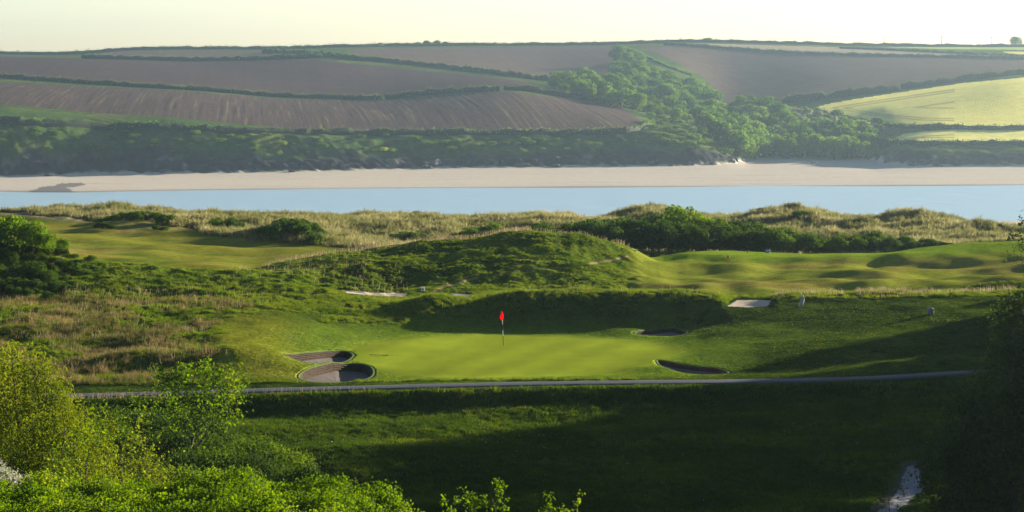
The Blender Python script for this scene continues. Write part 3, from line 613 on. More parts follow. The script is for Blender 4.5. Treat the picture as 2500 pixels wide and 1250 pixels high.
SPANS = {'trees filling the ravine': (1330, 1770), 'trees behind the cove': (1725, 2145), 'bushes on the dunes': (300, 2400), 'bright bushes along the bottom edge, left': (-100, 350), 'bright bushes along the bottom edge, middle': (350, 700), 'bright bushes along the bottom edge, right': (700, 1080), 'trees at the mouth of the ravine': (1795, 1930), 'pale bushes above the cove': (1880, 2170), 'bushes on the grassy spur': (1585, 1790), 'bushes on the coastal slope': (0, 1700),
         'shrubs of the dark scrub belt, left part': (1080, 1500), 'shrubs of the dark scrub belt, tall middle part': (1500, 1800), 'shrubs of the dark scrub belt, right part': (1800, 2350), 'bushes on the long left mound': (230, 460), 'bushes on the tall rounded mound': (617, 807),
         'shrubs on the overgrown left bank, upper part': (-60, 300), 'shrubs on the overgrown left bank, lower part': (-60, 320), 'bushes of the dark thicket, front': (200, 720), 'bushes of the dark thicket, back': (190, 600)}
WHERE = None            # (u0, u1, words) while a row is being planted: says which stretch of it a plant stands in
def stretch(u, u0, u1):
    k = (u - u0) / (u1 - u0); return ('at its left end', 'in its left third', 'just left of its middle', 'just right of its middle', 'in its right third', 'at its right end')[int(max(0, min(5, k * 6)))]
def place(proto, X, D, label, cat, group, s=1.0, rot=None, dz=0.0, sz=None):
    if group in SPANS: label = label + ', ' + stretch(U(X, D), *SPANS[group])
    first = proto.name not in PROTO_USED
    o = proto if first else copy_tree(proto)
    if first: PROTO_USED.add(proto.name)
    z = float(ground(np.array([X]), np.array([D]))[0]) + dz
    o.location = (X, D, z); o.rotation_euler = (0, 0, rnd.uniform(0, 6.28) if rot is None else rot); o.scale = (s, s, s * (sz or 1))
    return tag(o, label, cat, group)
def cloned(p): return p

def branchy(name, H, nb, per, leaf, mat, seed, spreadr=.5, trunk_r=.05, asp=.7, leafspread=.12, lo=.25, lean=(0, 0), single=True):
    """an open young tree: trunk, side branches, twigs, and leaves set along the twigs"""
    r = np.random.default_rng(seed); e = obj(name, None)
    tp = [(lean[0] * t * t * H, lean[1] * t * t * H, H * t) for t in np.linspace(0, .97, 7)]; tp = [(x + .02 * H * r.standard_normal(), y, z) for x, y, z in tp]; tp[0] = (0, 0, -.2)
    obj('trunk', mesh_np('trunk', *tubes([(tp, np.linspace(trunk_r, trunk_r * .2, 7))]), M_bark), e)
    paths, LP, LNn = [], [], []
    for i in range(nb):
        t = lo + (1 - lo) * (i + r.random()) / nb; b0 = np.array([np.interp(t, np.linspace(0, .97, 7), [p[k] for p in tp]) for k in range(3)])
        a = r.uniform(0, 6.28); Lb = H * spreadr * (1.15 - t) * r.uniform(.7, 1.2) + .12 * H
        d = np.array([math.cos(a), math.sin(a), r.uniform(.5, 1.3)]); d /= np.linalg.norm(d)
        mid = b0 + d * Lb * .5 + np.array([0, 0, .04 * H]); end = b0 + d * Lb + np.array([0, 0, .10 * H * r.random()])
        paths.append(([b0, mid, end], [trunk_r * .4 * (1.1 - t), trunk_r * .25 * (1.1 - t), trunk_r * .1]))
        for j in range(4):
            q = r.uniform(.35, 1); s0 = b0 + (mid - b0) * q * 2 if q < .5 else mid + (end - mid) * (q - .5) * 2
            dd_ = d + .8 * r.standard_normal(3); dd_ /= np.linalg.norm(dd_); s1 = s0 + dd_ * Lb * .35
            paths.append(([s0, s1], [trunk_r * .12, trunk_r * .05]))
            for k_ in range(per):
                q2 = r.uniform(.15, 1.05); LP.append(s0 + (s1 - s0) * q2 + leafspread * r.standard_normal(3)); LNn.append(dd_ * .3 + r.standard_normal(3) * .6 + np.array([0, 0, .5]))
    obj('branch', mesh_np('branch', *tubes(paths, 4), M_bark), e)
    obj('foliage', mesh_np('foliage', *leafcards(np.array(LP), np.array(LNn), leaf, asp, seed), mat), e)
    return e

# ------------------------------------------------------------------ the woods, hedges and scrub across the water
def on(u, y, a=1185, b=2120):
    h = hit(u, y, a, b, .8); return h[0], h[1]
fartree = []
for i in range(6):
    rx, rz = (5.2, 3.8) if i < 4 else (3.6, 4.4)
    e = obj('broadleaf_tree', None)
    lb = lobes_for(rx, rz, 13, 2.0, 300 + i, zc=rz * .72); P, N = crownpts(lb, 1900, 310 + i, .15, -.8, .06, .5)
    obj('crown', mesh_np('crown', *leafcards(P, N, .65, .8, i), L_far), e)
    obj('trunk', mesh_np('trunk', *tubes([([(0, 0, -1), (0, .1, rz * .5), (.2, 0, rz + 1)], [.35, .28, .15]), ([(0, 0, rz * .5), (1.5, .4, rz + 1)], [.18, .08]), ([(0, 0, rz * .5), (-1.4, -.5, rz + 1.2)], [.18, .08])]), M_bark), e)
    fartree.append(e)
def inp(P): 
    P = np.array(P, float); lo, hi = P.min(0), P.max(0)
    return P, lo, hi
def fillpoly(P, n, mind, seed, sy=.55):
    """n spots inside an outline, well apart (rows count for less because of the low view)"""
    r = random.Random(seed); P, lo, hi = inp(P); out = []; k = 0
    while len(out) < n and k < 8000:
        k += 1; u, y = r.uniform(lo[0], hi[0]), r.uniform(lo[1], hi[1])
        if not inpoly(np.array([u]), np.array([y]), P)[0]: continue
        if all(math.hypot(u - a, (y - b) / sy) > mind for a, b in out): out.append((u, y))
    return out
W1 = [(1495, 165), (1512, 140), (1545, 138), (1600, 172), (1650, 200), (1710, 215), (1745, 245), (1762, 275), (1768, 300), (1700, 300), (1640, 285), (1590, 275), (1540, 262), (1480, 247), (1400, 230), (1330, 205), (1400, 202), (1480, 205), (1500, 185)]
for (u, y) in fillpoly(W1, 112, 19, 5):
    X, D = on(u, y + 10)
    edge = 'upper ' if y < 215 else ''
    place(rnd.choice(fartree), X, D, 'rounded green tree in the %swood of the ravine' % edge, 'tree', 'trees filling the ravine', rnd.choice((.6, .75, .9, 1.0, 1.2, 1.5)))
W2a = [(1795, 262), (1870, 262), (1905, 280), (1930, 300), (1870, 300), (1800, 300)]
W2b = [(1725, 320), (1800, 305), (1870, 310), (1960, 318), (2050, 325), (2120, 335), (2145, 352), (2120, 380), (1850, 379), (1810, 376), (1775, 352)]
for (u, y) in fillpoly(W2a, 9, 24, 6): 
    X, D = on(u, y + 8); place(rnd.choice(fartree), X, D, 'pale green tree in the clump standing where the ravine opens', 'tree', 'trees at the mouth of the ravine', rnd.uniform(.9, 1.3), sz=1.15)
for (u, y) in fillpoly(W2b, 62, 20, 7, .7):
    X, D = on(u, y + 12, 1225, 1600); place(rnd.choice(fartree), X, D, 'dark tree of the shaded wood behind the cove', 'tree', 'trees behind the cove', rnd.uniform(.85, 1.3), sz=1.2)
farbush = [shrub('bush', lobes_for(2.2, 1.5, 7, 1.0, 330 + i, zc=1.1), 380, .6, L_pale if i < 2 else L_far, 340 + i, .1, .5, .8, 0) for i in range(4)]
W2c = [(1880, 268), (1960, 262), (2030, 280), (2090, 296), (2150, 305), (2170, 320), (2080, 318), (1960, 308), (1890, 298)]
for (u, y) in fillpoly(W2c, 44, 15, 8):
    X, D = on(u, y + 4); place(farbush[rnd.choice((0, 1, 0, 1, 2))], X, D, 'round whitish bush of the thicket above the cove wood', 'bush', 'pale bushes above the cove', rnd.uniform(.8, 1.6))
SPUR = [(1585, 275), (1650, 292), (1720, 320), (1760, 350), (1790, 378), (1700, 366), (1600, 345), (1590, 318)]
for (u, y) in fillpoly(SPUR, 46, 13, 9):
    X, D = on(u, y + 2); place(farbush[rnd.choice((2, 3))], X, D, 'low bush on the sunlit spur by the ravine', 'bush', 'bushes on the grassy spur', rnd.uniform(.6, 1.3), sz=.7)
SL = [(0, 318), (200, 322), (600, 330), (1200, 335), (1560, 335), (1700, 365), (1600, 375), (1200, 372), (800, 378), (300, 375), (0, 370)]
for (u, y) in fillpoly(SL, 70, 24, 10, .4):
    X, D = on(u, y, 1100, 1400); place(farbush[rnd.choice((2, 3, 3))], X, D, 'low dark bush on the coastal slope', 'bush', 'bushes on the coastal slope', rnd.uniform(.5, 1.2), sz=.6)
gorse = shrub('gorse_bush', lobes_for(2.4, 1.4, 6, 1.0, 351, zc=1.1), 420, .5, L_gorse, 352, .1, .5, .8, 0)
for (u, y, s, lab) in ((690, 357, .95, 'round bright yellow bush alone on the dark coastal slope, left of the middle'), (915, 371, .6, 'left of three yellow-green bushes in a row low on the coastal slope'), (937, 371, .9, 'middle one of three yellow-green bushes in a row low on the coastal slope'), (958, 371, .6, 'right of three yellow-green bushes in a row low on the coastal slope'),
                       (380, 355, .9, 'low yellow-green bush on the coastal slope under the bright bramble patch'), (262, 363, .5, 'small flat yellow bush far left on the coastal slope')):
    X, D = on(u, y, 1100, 1400); place(gorse, X, D, lab, 'bush', None, s, sz=.75)

def hedge(pts, h, w, label, n_per=7, mat=None, step=14, leaf=.7, name='hedgerow', bump=.45, a=1100, b=2140):
    P = np.array(pts, float); s = np.r_[0, np.cumsum(np.hypot(*np.diff(P, axis=0).T))]; t = np.arange(0, s[-1], step)
    uu_ = np.interp(t, s, P[:, 0]); yy = np.interp(t, s, P[:, 1]); h *= .78; W_ = np.array([hit(u_, y_, a, b, 1.0) for u_, y_ in zip(uu_, yy)])
    W_[:, 1] = np.convolve(np.r_[[W_[0, 1]] * 5, W_[:, 1], [W_[-1, 1]] * 5], np.hanning(13)[1:-1] / np.hanning(13).sum(), 'valid'); W_[:, 0] = XW(uu_, W_[:, 1])
    c = W_.mean(0); L = np.r_[0, np.cumsum(np.hypot(*np.diff(W_[:, :2], axis=0).T))]; n = int(L[-1] * n_per); r = np.random.default_rng(int(abs(pts[0][0]) * 7 + pts[0][1]))
    q = r.uniform(0, L[-1], n); X_ = np.interp(q, L, W_[:, 0]); D_ = np.interp(q, L, W_[:, 1])
    hh = h * (1 + bump * pn(q / 9, q * 0 + pts[0][1], 5) + bump * .8 * pn(q / 3.1, q * 0, 6)); ang = r.uniform(-.1, math.pi + .1, n); rr = np.sqrt(r.uniform(.45, 1.1, n))
    off = np.cos(ang) * rr * w * .5; X_ += off * .4; D_ += off; z = ground(X_, D_) + np.maximum(np.sin(ang), 0) * rr * hh
    N = np.stack([np.cos(ang) * .4, np.cos(ang) * .8, np.sin(ang) + .1], 1) + .55 * r.standard_normal((n, 3))
    V, F4 = leafcards(np.stack([X_ - c[0], D_ - c[1], z - c[2]], 1), N, leaf, .85, 3)
    qs = np.arange(0, L[-1] + 1, 2.5); cx_ = np.interp(qs, L, W_[:, 0]); cd_ = np.interp(qs, L, W_[:, 1]); rows = []      # the woody core runs through the whole hedge
    for (o1, hz) in ((-.42, -.4), (-.36, .55), (-.12, .84), (.12, .84), (.36, .55), (.42, -.4)):
        hq = h * (1 + bump * pn(qs / 9, qs * 0 + pts[0][1], 5) + bump * .8 * pn(qs / 3.1, qs * 0, 6)); rows.append(np.stack([cx_ - c[0], cd_ + o1 * w - c[1], ground(cx_, cd_ + o1 * w) - c[2] + hz * .85 * (hq if hz > 0 else 1)], 1))
    e = obj(name, None, loc=c); obj('stems', mesh_np('stems', np.concatenate(rows), faces(6, len(qs)), M_core), e); obj('foliage', mesh_np('foliage', V, F4, mat or L_hedge), e)
    return tag(e, label, 'hedge', 'hedgerows between the far fields')
hedge([(-60, 186), (0, 190), (150, 201), (300, 211), (480, 221), (700, 239), (940, 244)], 3.6, 3.5, 'long dark hedge along the top of the striped ploughed field, left half')
hedge([(940, 243), (1010, 236), (1060, 231), (1130, 226), (1230, 222)], 4.6, 5, 'bright bushy stretch of hedge rising over the middle of the striped field', mat=L_far)
hedge([(1230, 220), (1300, 224), (1400, 240), (1470, 252), (1530, 264), (1580, 275)], 4.2, 4, 'dark hedge falling from the middle of the hill to the ravine wood')
hedge([(200, 143), (330, 146), (480, 150), (600, 147), (700, 144), (800, 141)], 4.2, 5, 'pale green hedge below the narrow strip field near the left skyline', mat=L_far)
hedge([(640, 129), (760, 134), (860, 146), (1000, 158), (1120, 171), (1230, 184), (1330, 198), (1400, 205)], 4.6, 4.5, 'long hedge running down from the left skyline to the ravine trees')
hedge([(1525, 113), (1535, 128), (1580, 140), (1610, 158), (1660, 178), (1700, 188)], 2.2, 5, 'light green hedge along the top edge of the ravine, beside the hazy ploughed field', mat=L_far)
hedge([(1620, 110), (1700, 114), (1850, 126), (1960, 133), (2150, 138), (2330, 141), (2520, 146)], 3.4, 4, 'long thin hazy hedge along the top of the big right-hand ploughed field')
hedge([(2050, 118), (2150, 122), (2300, 129), (2430, 136), (2520, 139)], 2.6, 4, 'short hazy hedge above the pale stubble strip near the right skyline')
hedge([(1775, 268), (1850, 262), (1900, 254), (2000, 243), (2100, 232), (2200, 221)], 6.0, 6, 'dark thick lower part of the hedge over the big yellow crop field')
hedge([(2200, 219), (2300, 205), (2400, 191), (2520, 180)], 5.0, 5, 'hazy upper part of the hedge over the big yellow crop field')
hedge([(2130, 310), (2200, 315), (2300, 312), (2400, 316), (2520, 316)], 2.8, 5, 'dark hedge between the big and the small yellow crop field')
hedge([(2120, 356), (2200, 354), (2350, 354), (2520, 354)], 3.0, 6, 'dark scrub edge on top of the right-hand cliff, under the small crop field')
for (pts, lab) in (([(-60, 296), (0, 299), (200, 309), (400, 315)], 'leafy scrub edge under the striped field at the far left'), ([(400, 314), (600, 324), (760, 326)], 'scrub edge with bright leaf tops under the striped field, left of the middle'),
                   ([(760, 327), (1000, 328), (1200, 328)], 'scrub edge under the middle of the striped field'), ([(1200, 328), (1400, 328), (1560, 324), (1590, 312), (1565, 290)], 'scrub edge turning up round the right end of the striped field')):
    hedge(pts, 3.4, 7, lab, mat=L_far, n_per=6, bump=.5, leaf=.7)
SKY = [(0, 131), (130, 134), (250, 126), (300, 122), (420, 119), (700, 119), (780, 116), (900, 113), (1000, 111), (1030, 111.5)]
hedge([(-60, 131)] + SKY, 4.2, 5, 'dark skyline hedge along the left part of the far ridge', name='skyline_hedge', bump=.25)
hedge([(1000, 112), (1300, 111), (1500, 108), (1600, 105), (1700, 102), (1750, 103)], 4.0, 5, 'dark skyline hedge along the middle of the far ridge', name='skyline_hedge', bump=.25)
hedge([(1735, 103.5), (1765, 104), (1900, 106), (2050, 111), (2200, 113), (2300, 114), (2520, 114)], 4.0, 5, 'hazy skyline hedge along the right part of the far ridge', name='skyline_hedge', bump=.25)
for (u, s, sz, lab) in ((930, .55, .7, 'small rounded tree breaking the skyline left of the middle'), (1018, .6, .7, 'leftmost bump in the line of low trees on the skyline'), (1042, .75, .7, 'second bump in the line of low trees on the skyline'), (1066, .75, .7, 'third bump in the line of low trees on the skyline'), (1086, .6, .65, 'rightmost bump in the line of low trees on the skyline'),
                        (1728, .7, .65, 'low pale tree on the skyline above the ravine'), (2316, .7, .5, 'low flat clump on the skyline between two poles'), (2480, 1.1, .95, 'tall windblown tree on the skyline at the far right')):
    D = 2098.0; place(rnd.choice(fartree), XW(u, D), D, lab, 'tree', None, s * .95, sz=sz, dz=.6)
M_pole = plain('pole_wood', (.12, .10, .09), .8, .2, 3)
pp0 = obj('telegraph_pole', None); obj('post', mesh_np('post', *tubes([([(0, 0, -.5), (0, 0, 9.0)], [.28, .2])], 8), M_pole), pp0)
obj('crossarm', mesh_np('crossarm', *tubes([([(-1.6, 0, 8.3), (1.6, 0, 8.3)], [.12, .12])], 6), M_pole), pp0)
for i in (-1.4, 0, 1.4): obj('insulator', mesh_np('ins', *tubes([([(i, 0, 8.4), (i, 0, 8.8)], [.09, .07])], 6), M_pole), pp0)
for (u, lab, s) in ((2158, 'leftmost of the three telegraph poles on the far skyline', .8), (2299, 'middle telegraph pole on the far skyline, left of the flat clump', .95), (2421, 'rightmost telegraph pole on the far skyline, near the windblown tree', .85)):
    place(pp0, XW(u, 2099), 2099.0, lab, 'telegraph pole', 'telegraph poles on the skyline', s, rot=.2)
# rocks at the foot of the cliffs
M_rock = plain('dark_rock', (.075, .07, .07), .85, .35, .8, .15)
def rock(name, r, seed, mat, sub=3, sq=(1, 1, .6)):
    import bmesh
    bm = bmesh.new(); bmesh.ops.create_icosphere(bm, subdivisions=sub, radius=1)
    for v in bm.verts:
        p = np.array(v.co); k_ = 1 + .35 * float(pn(p[0] * 1.7 + seed, p[1] * 1.7 + p[2] * 1.3, seed)) + .15 * float(pn(p[0] * 4 + p[2] * 3, p[1] * 4, seed + 1)); q = p * k_
        q = np.sign(q) * np.abs(q) ** .85; v.co = Vector((q[0] * r * sq[0], q[1] * r * sq[1], q[2] * r * sq[2]))
    me = bpy.data.meshes.new(name); bm.to_mesh(me); bm.free(); me.materials.append(mat); return me
rk = [obj('rock', rock('rock', 1.6, 11 + i, M_rock)) for i in range(3)]
for j, u in enumerate([118, 395, 560, 713, 1040, 1050, 1360, 1500, 1590, 1640, 1690, 1740, 1785, 2165, 2230, 2290]):
    D = float(np.interp(u, UN, DBs)) - rnd.uniform(0, 4); place(rk[j % 3], XW(u, D), D, 'dark jagged rock lying on the sand at the foot of the far cliff', 'rock', 'rocks at the foot of the far cliff', rnd.uniform(.5, 1.3))
# ------------------------------------------------------------------ near plants
def at(u, y, a, b): h = hit(u, y, a, b, .1); return h[0], h[1]
# scrub belt behind the tee
scr = [shrub('scrub_bush', lobes_for(1.5, 1.15, 9, .62, 400 + i, zc=1.0), 2600, .17, L_dark if i < 3 else L_mid, 410 + i, .25, .8, .7, 3) for i in range(5)]
TOPY = [(1080, 588), (1110, 570), (1150, 556), (1200, 552), (1300, 552), (1400, 546), (1480, 530), (1530, 536), (1600, 528), (1700, 535), (1800, 545), (1900, 560), (2000, 572), (2100, 575), (2130, 562), (2160, 575), (2300, 585), (2350, 592)]
BASEY = [(1080, 600), (1300, 605), (1550, 620), (1620, 622), (1800, 616), (2000, 620), (2150, 622), (2250, 606), (2400, 592)]
tx, ty = zip(*TOPY)
for j, u in enumerate(np.arange(1085, 2350, 21)):
    for k_ in range(2):
        uu_ = u + rnd.uniform(-9, 9); D = (223 if k_ == 0 else 231) + rnd.uniform(-2, 2) + (0 if uu_ > 1500 else 6); z = float(ground(np.array([XW(uu_, D)]), np.array([D]))[0]) - CAMZ
        H = float(zy(np.interp(uu_, tx, ty) + rnd.uniform(-4, 12) + (8 if k_ == 0 else 0), D)) - z
        if H < .5: continue
        s = H / 2.3
        where = 'left' if u < 1500 else ('tall middle' if u < 1800 else 'right')
        place(scr[(j + k_ * 2) % 5] if u < 1900 else scr[3 + (j % 2)], XW(uu_, D), D, 'dark shrub in the %s part of the scrub belt' % where, 'shrub', 'shrubs of the dark scrub belt, %s part' % where, max(.45, min(s, 1.35)), sz=max(.7, s / max(.45, min(s, 1.35))))
syc = [shrub('sycamore', lobes_for(2.0, 1.9, 13, .75, 430 + i, zc=1.3), 2300, .22, L_bright, 440 + i, .25, .7, .85, 5, under=-.8) for i in range(2)]
D = 227.0
for (u, yt, s, lab) in ((1655, 495, 1.0, 'tall bright leafed sycamore top rising above the scrub belt'), (1598, 520, .6, 'smaller bright leafed bush left of the tall sycamore top'), (1715, 520, .65, 'bright leafed bush leaning right of the tall sycamore top'), (1758, 530, .45, 'small bright leafed bush at the right end of the sycamore group')):
    X = XW(u, D); zt = float(zy(yt, D)) + CAMZ; g_ = float(ground(np.array([X]), np.array([D]))[0]); place(syc[rnd.randint(0, 1)], X, D, lab, 'tree', None, s, dz=zt - 3.3 * s - g_)
# mounds of scrub on the left links
mb = [shrub('links_bush', lobes_for(1.2, .75, 8, .5, 450 + i, zc=.55), 1700, .16, L_mid, 460 + i, .2, .7, .7, 0) for i in range(3)]
def mound(cu, D, hw, yb, yt, n, lab, grp, protos=mb, dD=3.0):
    for i in range(n):
        t = (i + .5) / n * 2 - 1 + rnd.uniform(-.05, .05); u = cu + t * hw; h = (yb - yt) * math.sqrt(max(.05, 1 - t * t)) ** 1.3; Dd = D + rnd.uniform(-dD, dD)
        X = XW(u, Dd); g_ = float(ground(np.array([X]), np.array([Dd]))[0]); zt = float(zy(yb - h, Dd)) + CAMZ; H = max(.35, zt - g_)
        s = max(.45, min(1.5, H / 1.35)); place(rnd.choice(protos), X, Dd, lab, 'bush', grp, s, sz=max(.6, H / 1.35 / s))
mound(345, 253, 115, 552, 517, 20, 'green bush on the long low left mound', 'bushes on the long left mound')
mound(545, 251, 50, 556, 533, 8, 'green bush on the small mound between two larger scrub mounds', 'bushes on the small left mound')
mound(712, 240, 95, 596, 536, 22, 'green bush on the tall rounded mound', 'bushes on the tall rounded mound')
mound(1003, 249, 66, 590, 568, 12, 'green bush on the low mound left of the scrub belt', 'bushes on the low middle mound')
for (u, y, s, lab) in ((240, 560, .42, 'left of three little bushes side by side on the left fairway'), (256, 561, .5, 'middle of three little bushes side by side on the left fairway'), (272, 562, .38, 'right of three little bushes side by side on the left fairway'), (384, 566, .42, 'left one of two tiny bushes on the fairway below the long mound'), (402, 567, .4, 'right one of two tiny bushes on the fairway below the long mound'), (765, 600, .8, 'dark round bush at the front foot of the tall mound'), (672, 590, .5, 'small bush at the left foot of the tall mound'), (830, 590, .5, 'small dark bush right of the tall mound')):
    X, D = at(u, y, 215, 300); place(mb[1 + (u % 2)], X, D, lab, 'bush', None, s)
for i in range(34):
    u, D = rnd.uniform(560, 2350), rnd.uniform(262, 300); place(mb[2], XW(u, D), D, 'low dark green bush among the pale marram of the dunes', 'bush', 'bushes on the dunes', rnd.uniform(.4, .95), sz=.6)
for u in (1790, 1830, 1865, 1890, 1930, 1965, 2000, 2035, 2070, 1560, 1590, 1620, 1640):
    place(mb[1 + u % 2], XW(u, 294), 294.0, 'dark bush crowning a dune top', 'bush', 'bushes on the dunes', rnd.uniform(.5, .8), sz=.7)
# big bush-covered bank at the left edge
lb_ = [shrub('bank_shrub', lobes_for(1.3, 1.0, 9, .5, 470 + i, zc=.85), 3200, .13, L_mid if i % 2 else L_dark, 480 + i, .25, .8, .6, 3) for i in range(4)]
LT = [(-40, 560), (0, 575), (100, 585), (150, 600), (200, 625), (250, 648), (290, 668), (320, 690)]
for row_, (D, yo) in enumerate(((191, 0), (188, 28), (185, 62), (182.5, 95), (180, 122))):
    for u in np.arange(-60, (300, 290, 300, 320, 300)[row_], 26):
        u2 = u + rnd.uniform(-9, 9); yt = np.interp(u2, [a for a, b in LT], [b for a, b in LT]) + yo + rnd.uniform(-6, 10); Dd = D + rnd.uniform(-1, 1)
        X = XW(u2, Dd); g_ = float(ground(np.array([X]), np.array([Dd]))[0]); H = float(zy(yt, Dd)) + CAMZ - g_
        if H < .3: continue
        s = max(.4, min(1.35, H / 1.95)); place(lb_[rnd.randint(0, 3)], X, Dd, 'dense shrub on the left bank, %s' % ('upper part' if row_ < 2 else 'lower part'), 'shrub', 'shrubs on the overgrown left bank, %s' % ('upper part' if row_ < 2 else 'lower part'), s, sz=max(.7, H / 1.95 / s))
for (u, yt, s, D, lab) in ((30, 520, .75, 190, 'bright leafed sycamore crown on top of the left bank, at the picture edge'), (80, 533, .62, 189, 'bright leafed sycamore crown next inward on top of the left bank'), (-30, 516, .8, 191, 'bright leafed sycamore crown cut by the left picture edge'), (110, 560, .42, 188, 'small bright leafed sycamore shoot at the right of the left bank crowns'), (150, 580, .25, 187, 'tiny bright leafed shoot below the sycamore crowns on the left bank')):
    X = XW(u, D); zt = float(zy(yt, D)) + CAMZ; g_ = float(ground(np.array([X]), np.array([float(D)]))[0]); place(syc[rnd.randint(0, 1)], X, float(D), lab, 'tree', None, s, dz=zt - 3.3 * s - g_)
# dark thicket below the tarmac path
th = [shrub('thicket_bush', lobes_for(1.7, 1.35, 11, .62, 500 + i, zc=1.2), 7000, .09, L_mid if i == 2 else L_dark, 510 + i, .25, .85, .6, 4, jit=.14) for i in range(3)]
for (u, yt, D) in ((200, 1010, 121), (260, 1000, 123), (330, 1005, 122), (400, 1000, 124), (470, 1010, 121), (520, 1030, 122), (240, 1040, 116), (310, 1050, 115), (390, 1045, 117), (460, 1050, 115), (530, 1060, 116), (590, 1080, 114), (640, 1085, 115), (690, 1110, 113), (300, 1110, 110), (380, 1100, 109), (450, 1105, 110), (520, 1105, 109), (580, 1110, 108), (640, 1115, 109), (700, 1150, 107), (560, 1150, 105), (470, 1150, 105), (390, 1150, 105)):
    X = XW(u, D); g_ = float(ground(np.array([X]), np.array([float(D)]))[0]); H = float(zy(yt, D)) + CAMZ - g_; s = max(.5, min(1.25, H / 2.6)); back = yt < 1060
    place(th[rnd.randint(0, 2)], X, float(D), 'dark bush in the %s of the thicket' % ('back' if back else 'front'), 'bush', 'bushes of the dark thicket, %s' % ('back' if back else 'front'), s, sz=H / 2.6 / s)
# young sycamore standing in the thicket
def put(e, u, y_top, D, H, lab, cat, grp=None, rot=0, s=1.0):
    X = XW(u, D); zt = float(zy(y_top, D)) + CAMZ; e.location = (X, D, zt - H); e.rotation_euler = (0, 0, rot); e.scale = (s,) * 3; return tag(e, lab, cat, grp)
put(branchy('young_sycamore', 5.0, 34, 26, .115, L_front, 520, .62, .09, .85, .15, .25), 470, 935, 113, 5.0, 'open young sycamore with large light green leaves beside the tarmac path', 'tree')
# big feathery willow at the left, hawthorn and blossom in front of it
wlb = [(0, 0, 3.5, 1.7, 2.2), (-.9, .2, 5.0, 1.1, 1.3), (.7, -.3, 5.4, .7, 1.0), (1.3, 0, 3.9, 1.0, 1.3), (-1.4, 0, 3.2, 1.3, 1.5), (1.8, -.2, 2.6, 1.1, 1.2), (.4, -1.1, 3.0, 1.1, 1.6), (-.2, -.9, 4.5, .9, 1.1), (1.0, -.8, 4.7, .6, .9), (2.2, 0, 3.4, .55, .8), (.2, 0, 6.0, .5, .9), (-.6, .2, 6.3, .5, .7)]
def willow(seed, n):
    e = obj('willow', None); P, N = crownpts(wlb, n, seed, .35, -.6, .16, .9)
    obj('crown', mesh_np('crown', *leafcards(P, N, .15, .32, seed), L_willow), e)
    ps = [([(0, 0, -.5), (.1, 0, 1.5), (-.1, 0, 3.0)], [.2, .16, .12])]
    for l_ in wlb: ps.append(([(0, 0, 1.0), (l_[0] * .5, l_[1] * .5, l_[2] * .6), (l_[0] * .95, l_[1], l_[2] + l_[4] * .5)], [.09, .05, .015]))
    obj('trunk', mesh_np('trunk', *tubes(ps), M_bark), e); return e
w1 = willow(530, 15000); put(w1, 70, 850, 90, 6.9, 'large feathery yellow-green willow at the left edge', 'tree')
w2 = copy_tree(w1); put(w2, -90, 800, 93, 6.9, 'second feathery willow, cut by the left edge of the picture', 'tree', rot=2.0, s=1.1)
w3 = copy_tree(w1); put(w3, 115, 945, 84, 6.9, 'lower feathery willow in front of the large one at the left edge', 'tree', rot=3.6, s=.9)
haw = [branchy('hawthorn', 3.0, 20, 16, .075, L_front if i else L_willow, 540 + i, .5, .05, .8, .10, .15) for i in range(2)]
put(haw[0], 300, 1065, 76, 3.0, 'loose hawthorn with small pale leaves right of the willow', 'tree')
put(haw[1], 215, 1080, 78, 3.0, 'loose hawthorn between the willow and the dark thicket', 'tree')
h3 = copy_tree(haw[0]); put(h3, 345, 1120, 72, 3.0, 'low loose hawthorn just above the bright bushes, under the thicket', 'tree', rot=2, s=.9)
bl = shrub('blossom_bush', lobes_for(.9, .7, 6, .4, 560, zc=.8), 2600, .06, L_blossom, 561, .2, .8, .8, 3)
put(bl, -4, 1120, 70, 1.5, 'bush covered in white blossom at the left edge', 'bush')
# bright bushes along the bottom edge
fb = [shrub('bright_bush', lobes_for(1.15, 1.0, 12, .42, 570 + i, zc=1.0), 7500, .068, L_front, 580 + i, .25, .9, .72, 4, jit=.16) for i in range(4)]
FT_ = [(-60, 1145), (0, 1145), (120, 1140), (230, 1150), (330, 1160), (400, 1165), (470, 1145), (560, 1135), (640, 1145), (720, 1162), (800, 1155), (860, 1155), (920, 1180), (980, 1210), (1040, 1230)]
for j, u in enumerate(np.arange(-80, 1030, 62)):
    for k_, D in enumerate((62.0, 58.5, 55.0)):
        u2 = u + rnd.uniform(-20, 20) + k_ * 20; yt = np.interp(u2, *zip(*FT_)) + k_ * 32 + rnd.uniform(-8, 14); X = XW(u2, D); s = rnd.uniform(.8, 1.05)
        zt = float(zy(yt, D)) + CAMZ
        e = place(fb[(j + k_) % 4], X, D, 'bright bush in the %s rank along the bottom edge' % ('front' if k_ == 2 else ('middle' if k_ else 'back')) + (' left' if u2 < 350 else (' middle' if u2 < 700 else ' right')), 'bush', 'bright bushes along the bottom edge, %s' % ('left' if u2 < 350 else ('middle' if u2 < 700 else 'right')), s)
        e.location.z = zt - 2.25 * s
for (u, yt, H, lab, sd_) in ((1205, 1196, 2.2, 'taller leafy sprig poking up at the bottom edge, right of the bright bushes', 1), (1158, 1215, 1.8, 'thin leafy sprig poking up at the bottom edge, left of the taller one', 2), (1095, 1240, 1.8, 'tiny sprig tip just showing at the bottom edge by the end bush', 3), (1345, 1243, 1.8, 'pale sprig tip just showing at the bottom edge, middle', 4), (1400, 1246, 1.8, 'rightmost pale sprig tip at the bottom edge', 5)):
    put(branchy('leafy_sprig', H, 12, 9, .06, L_front, 590 + sd_, .16, .025, .8, .04, .3), u, yt, 60, H, lab, 'sprig')
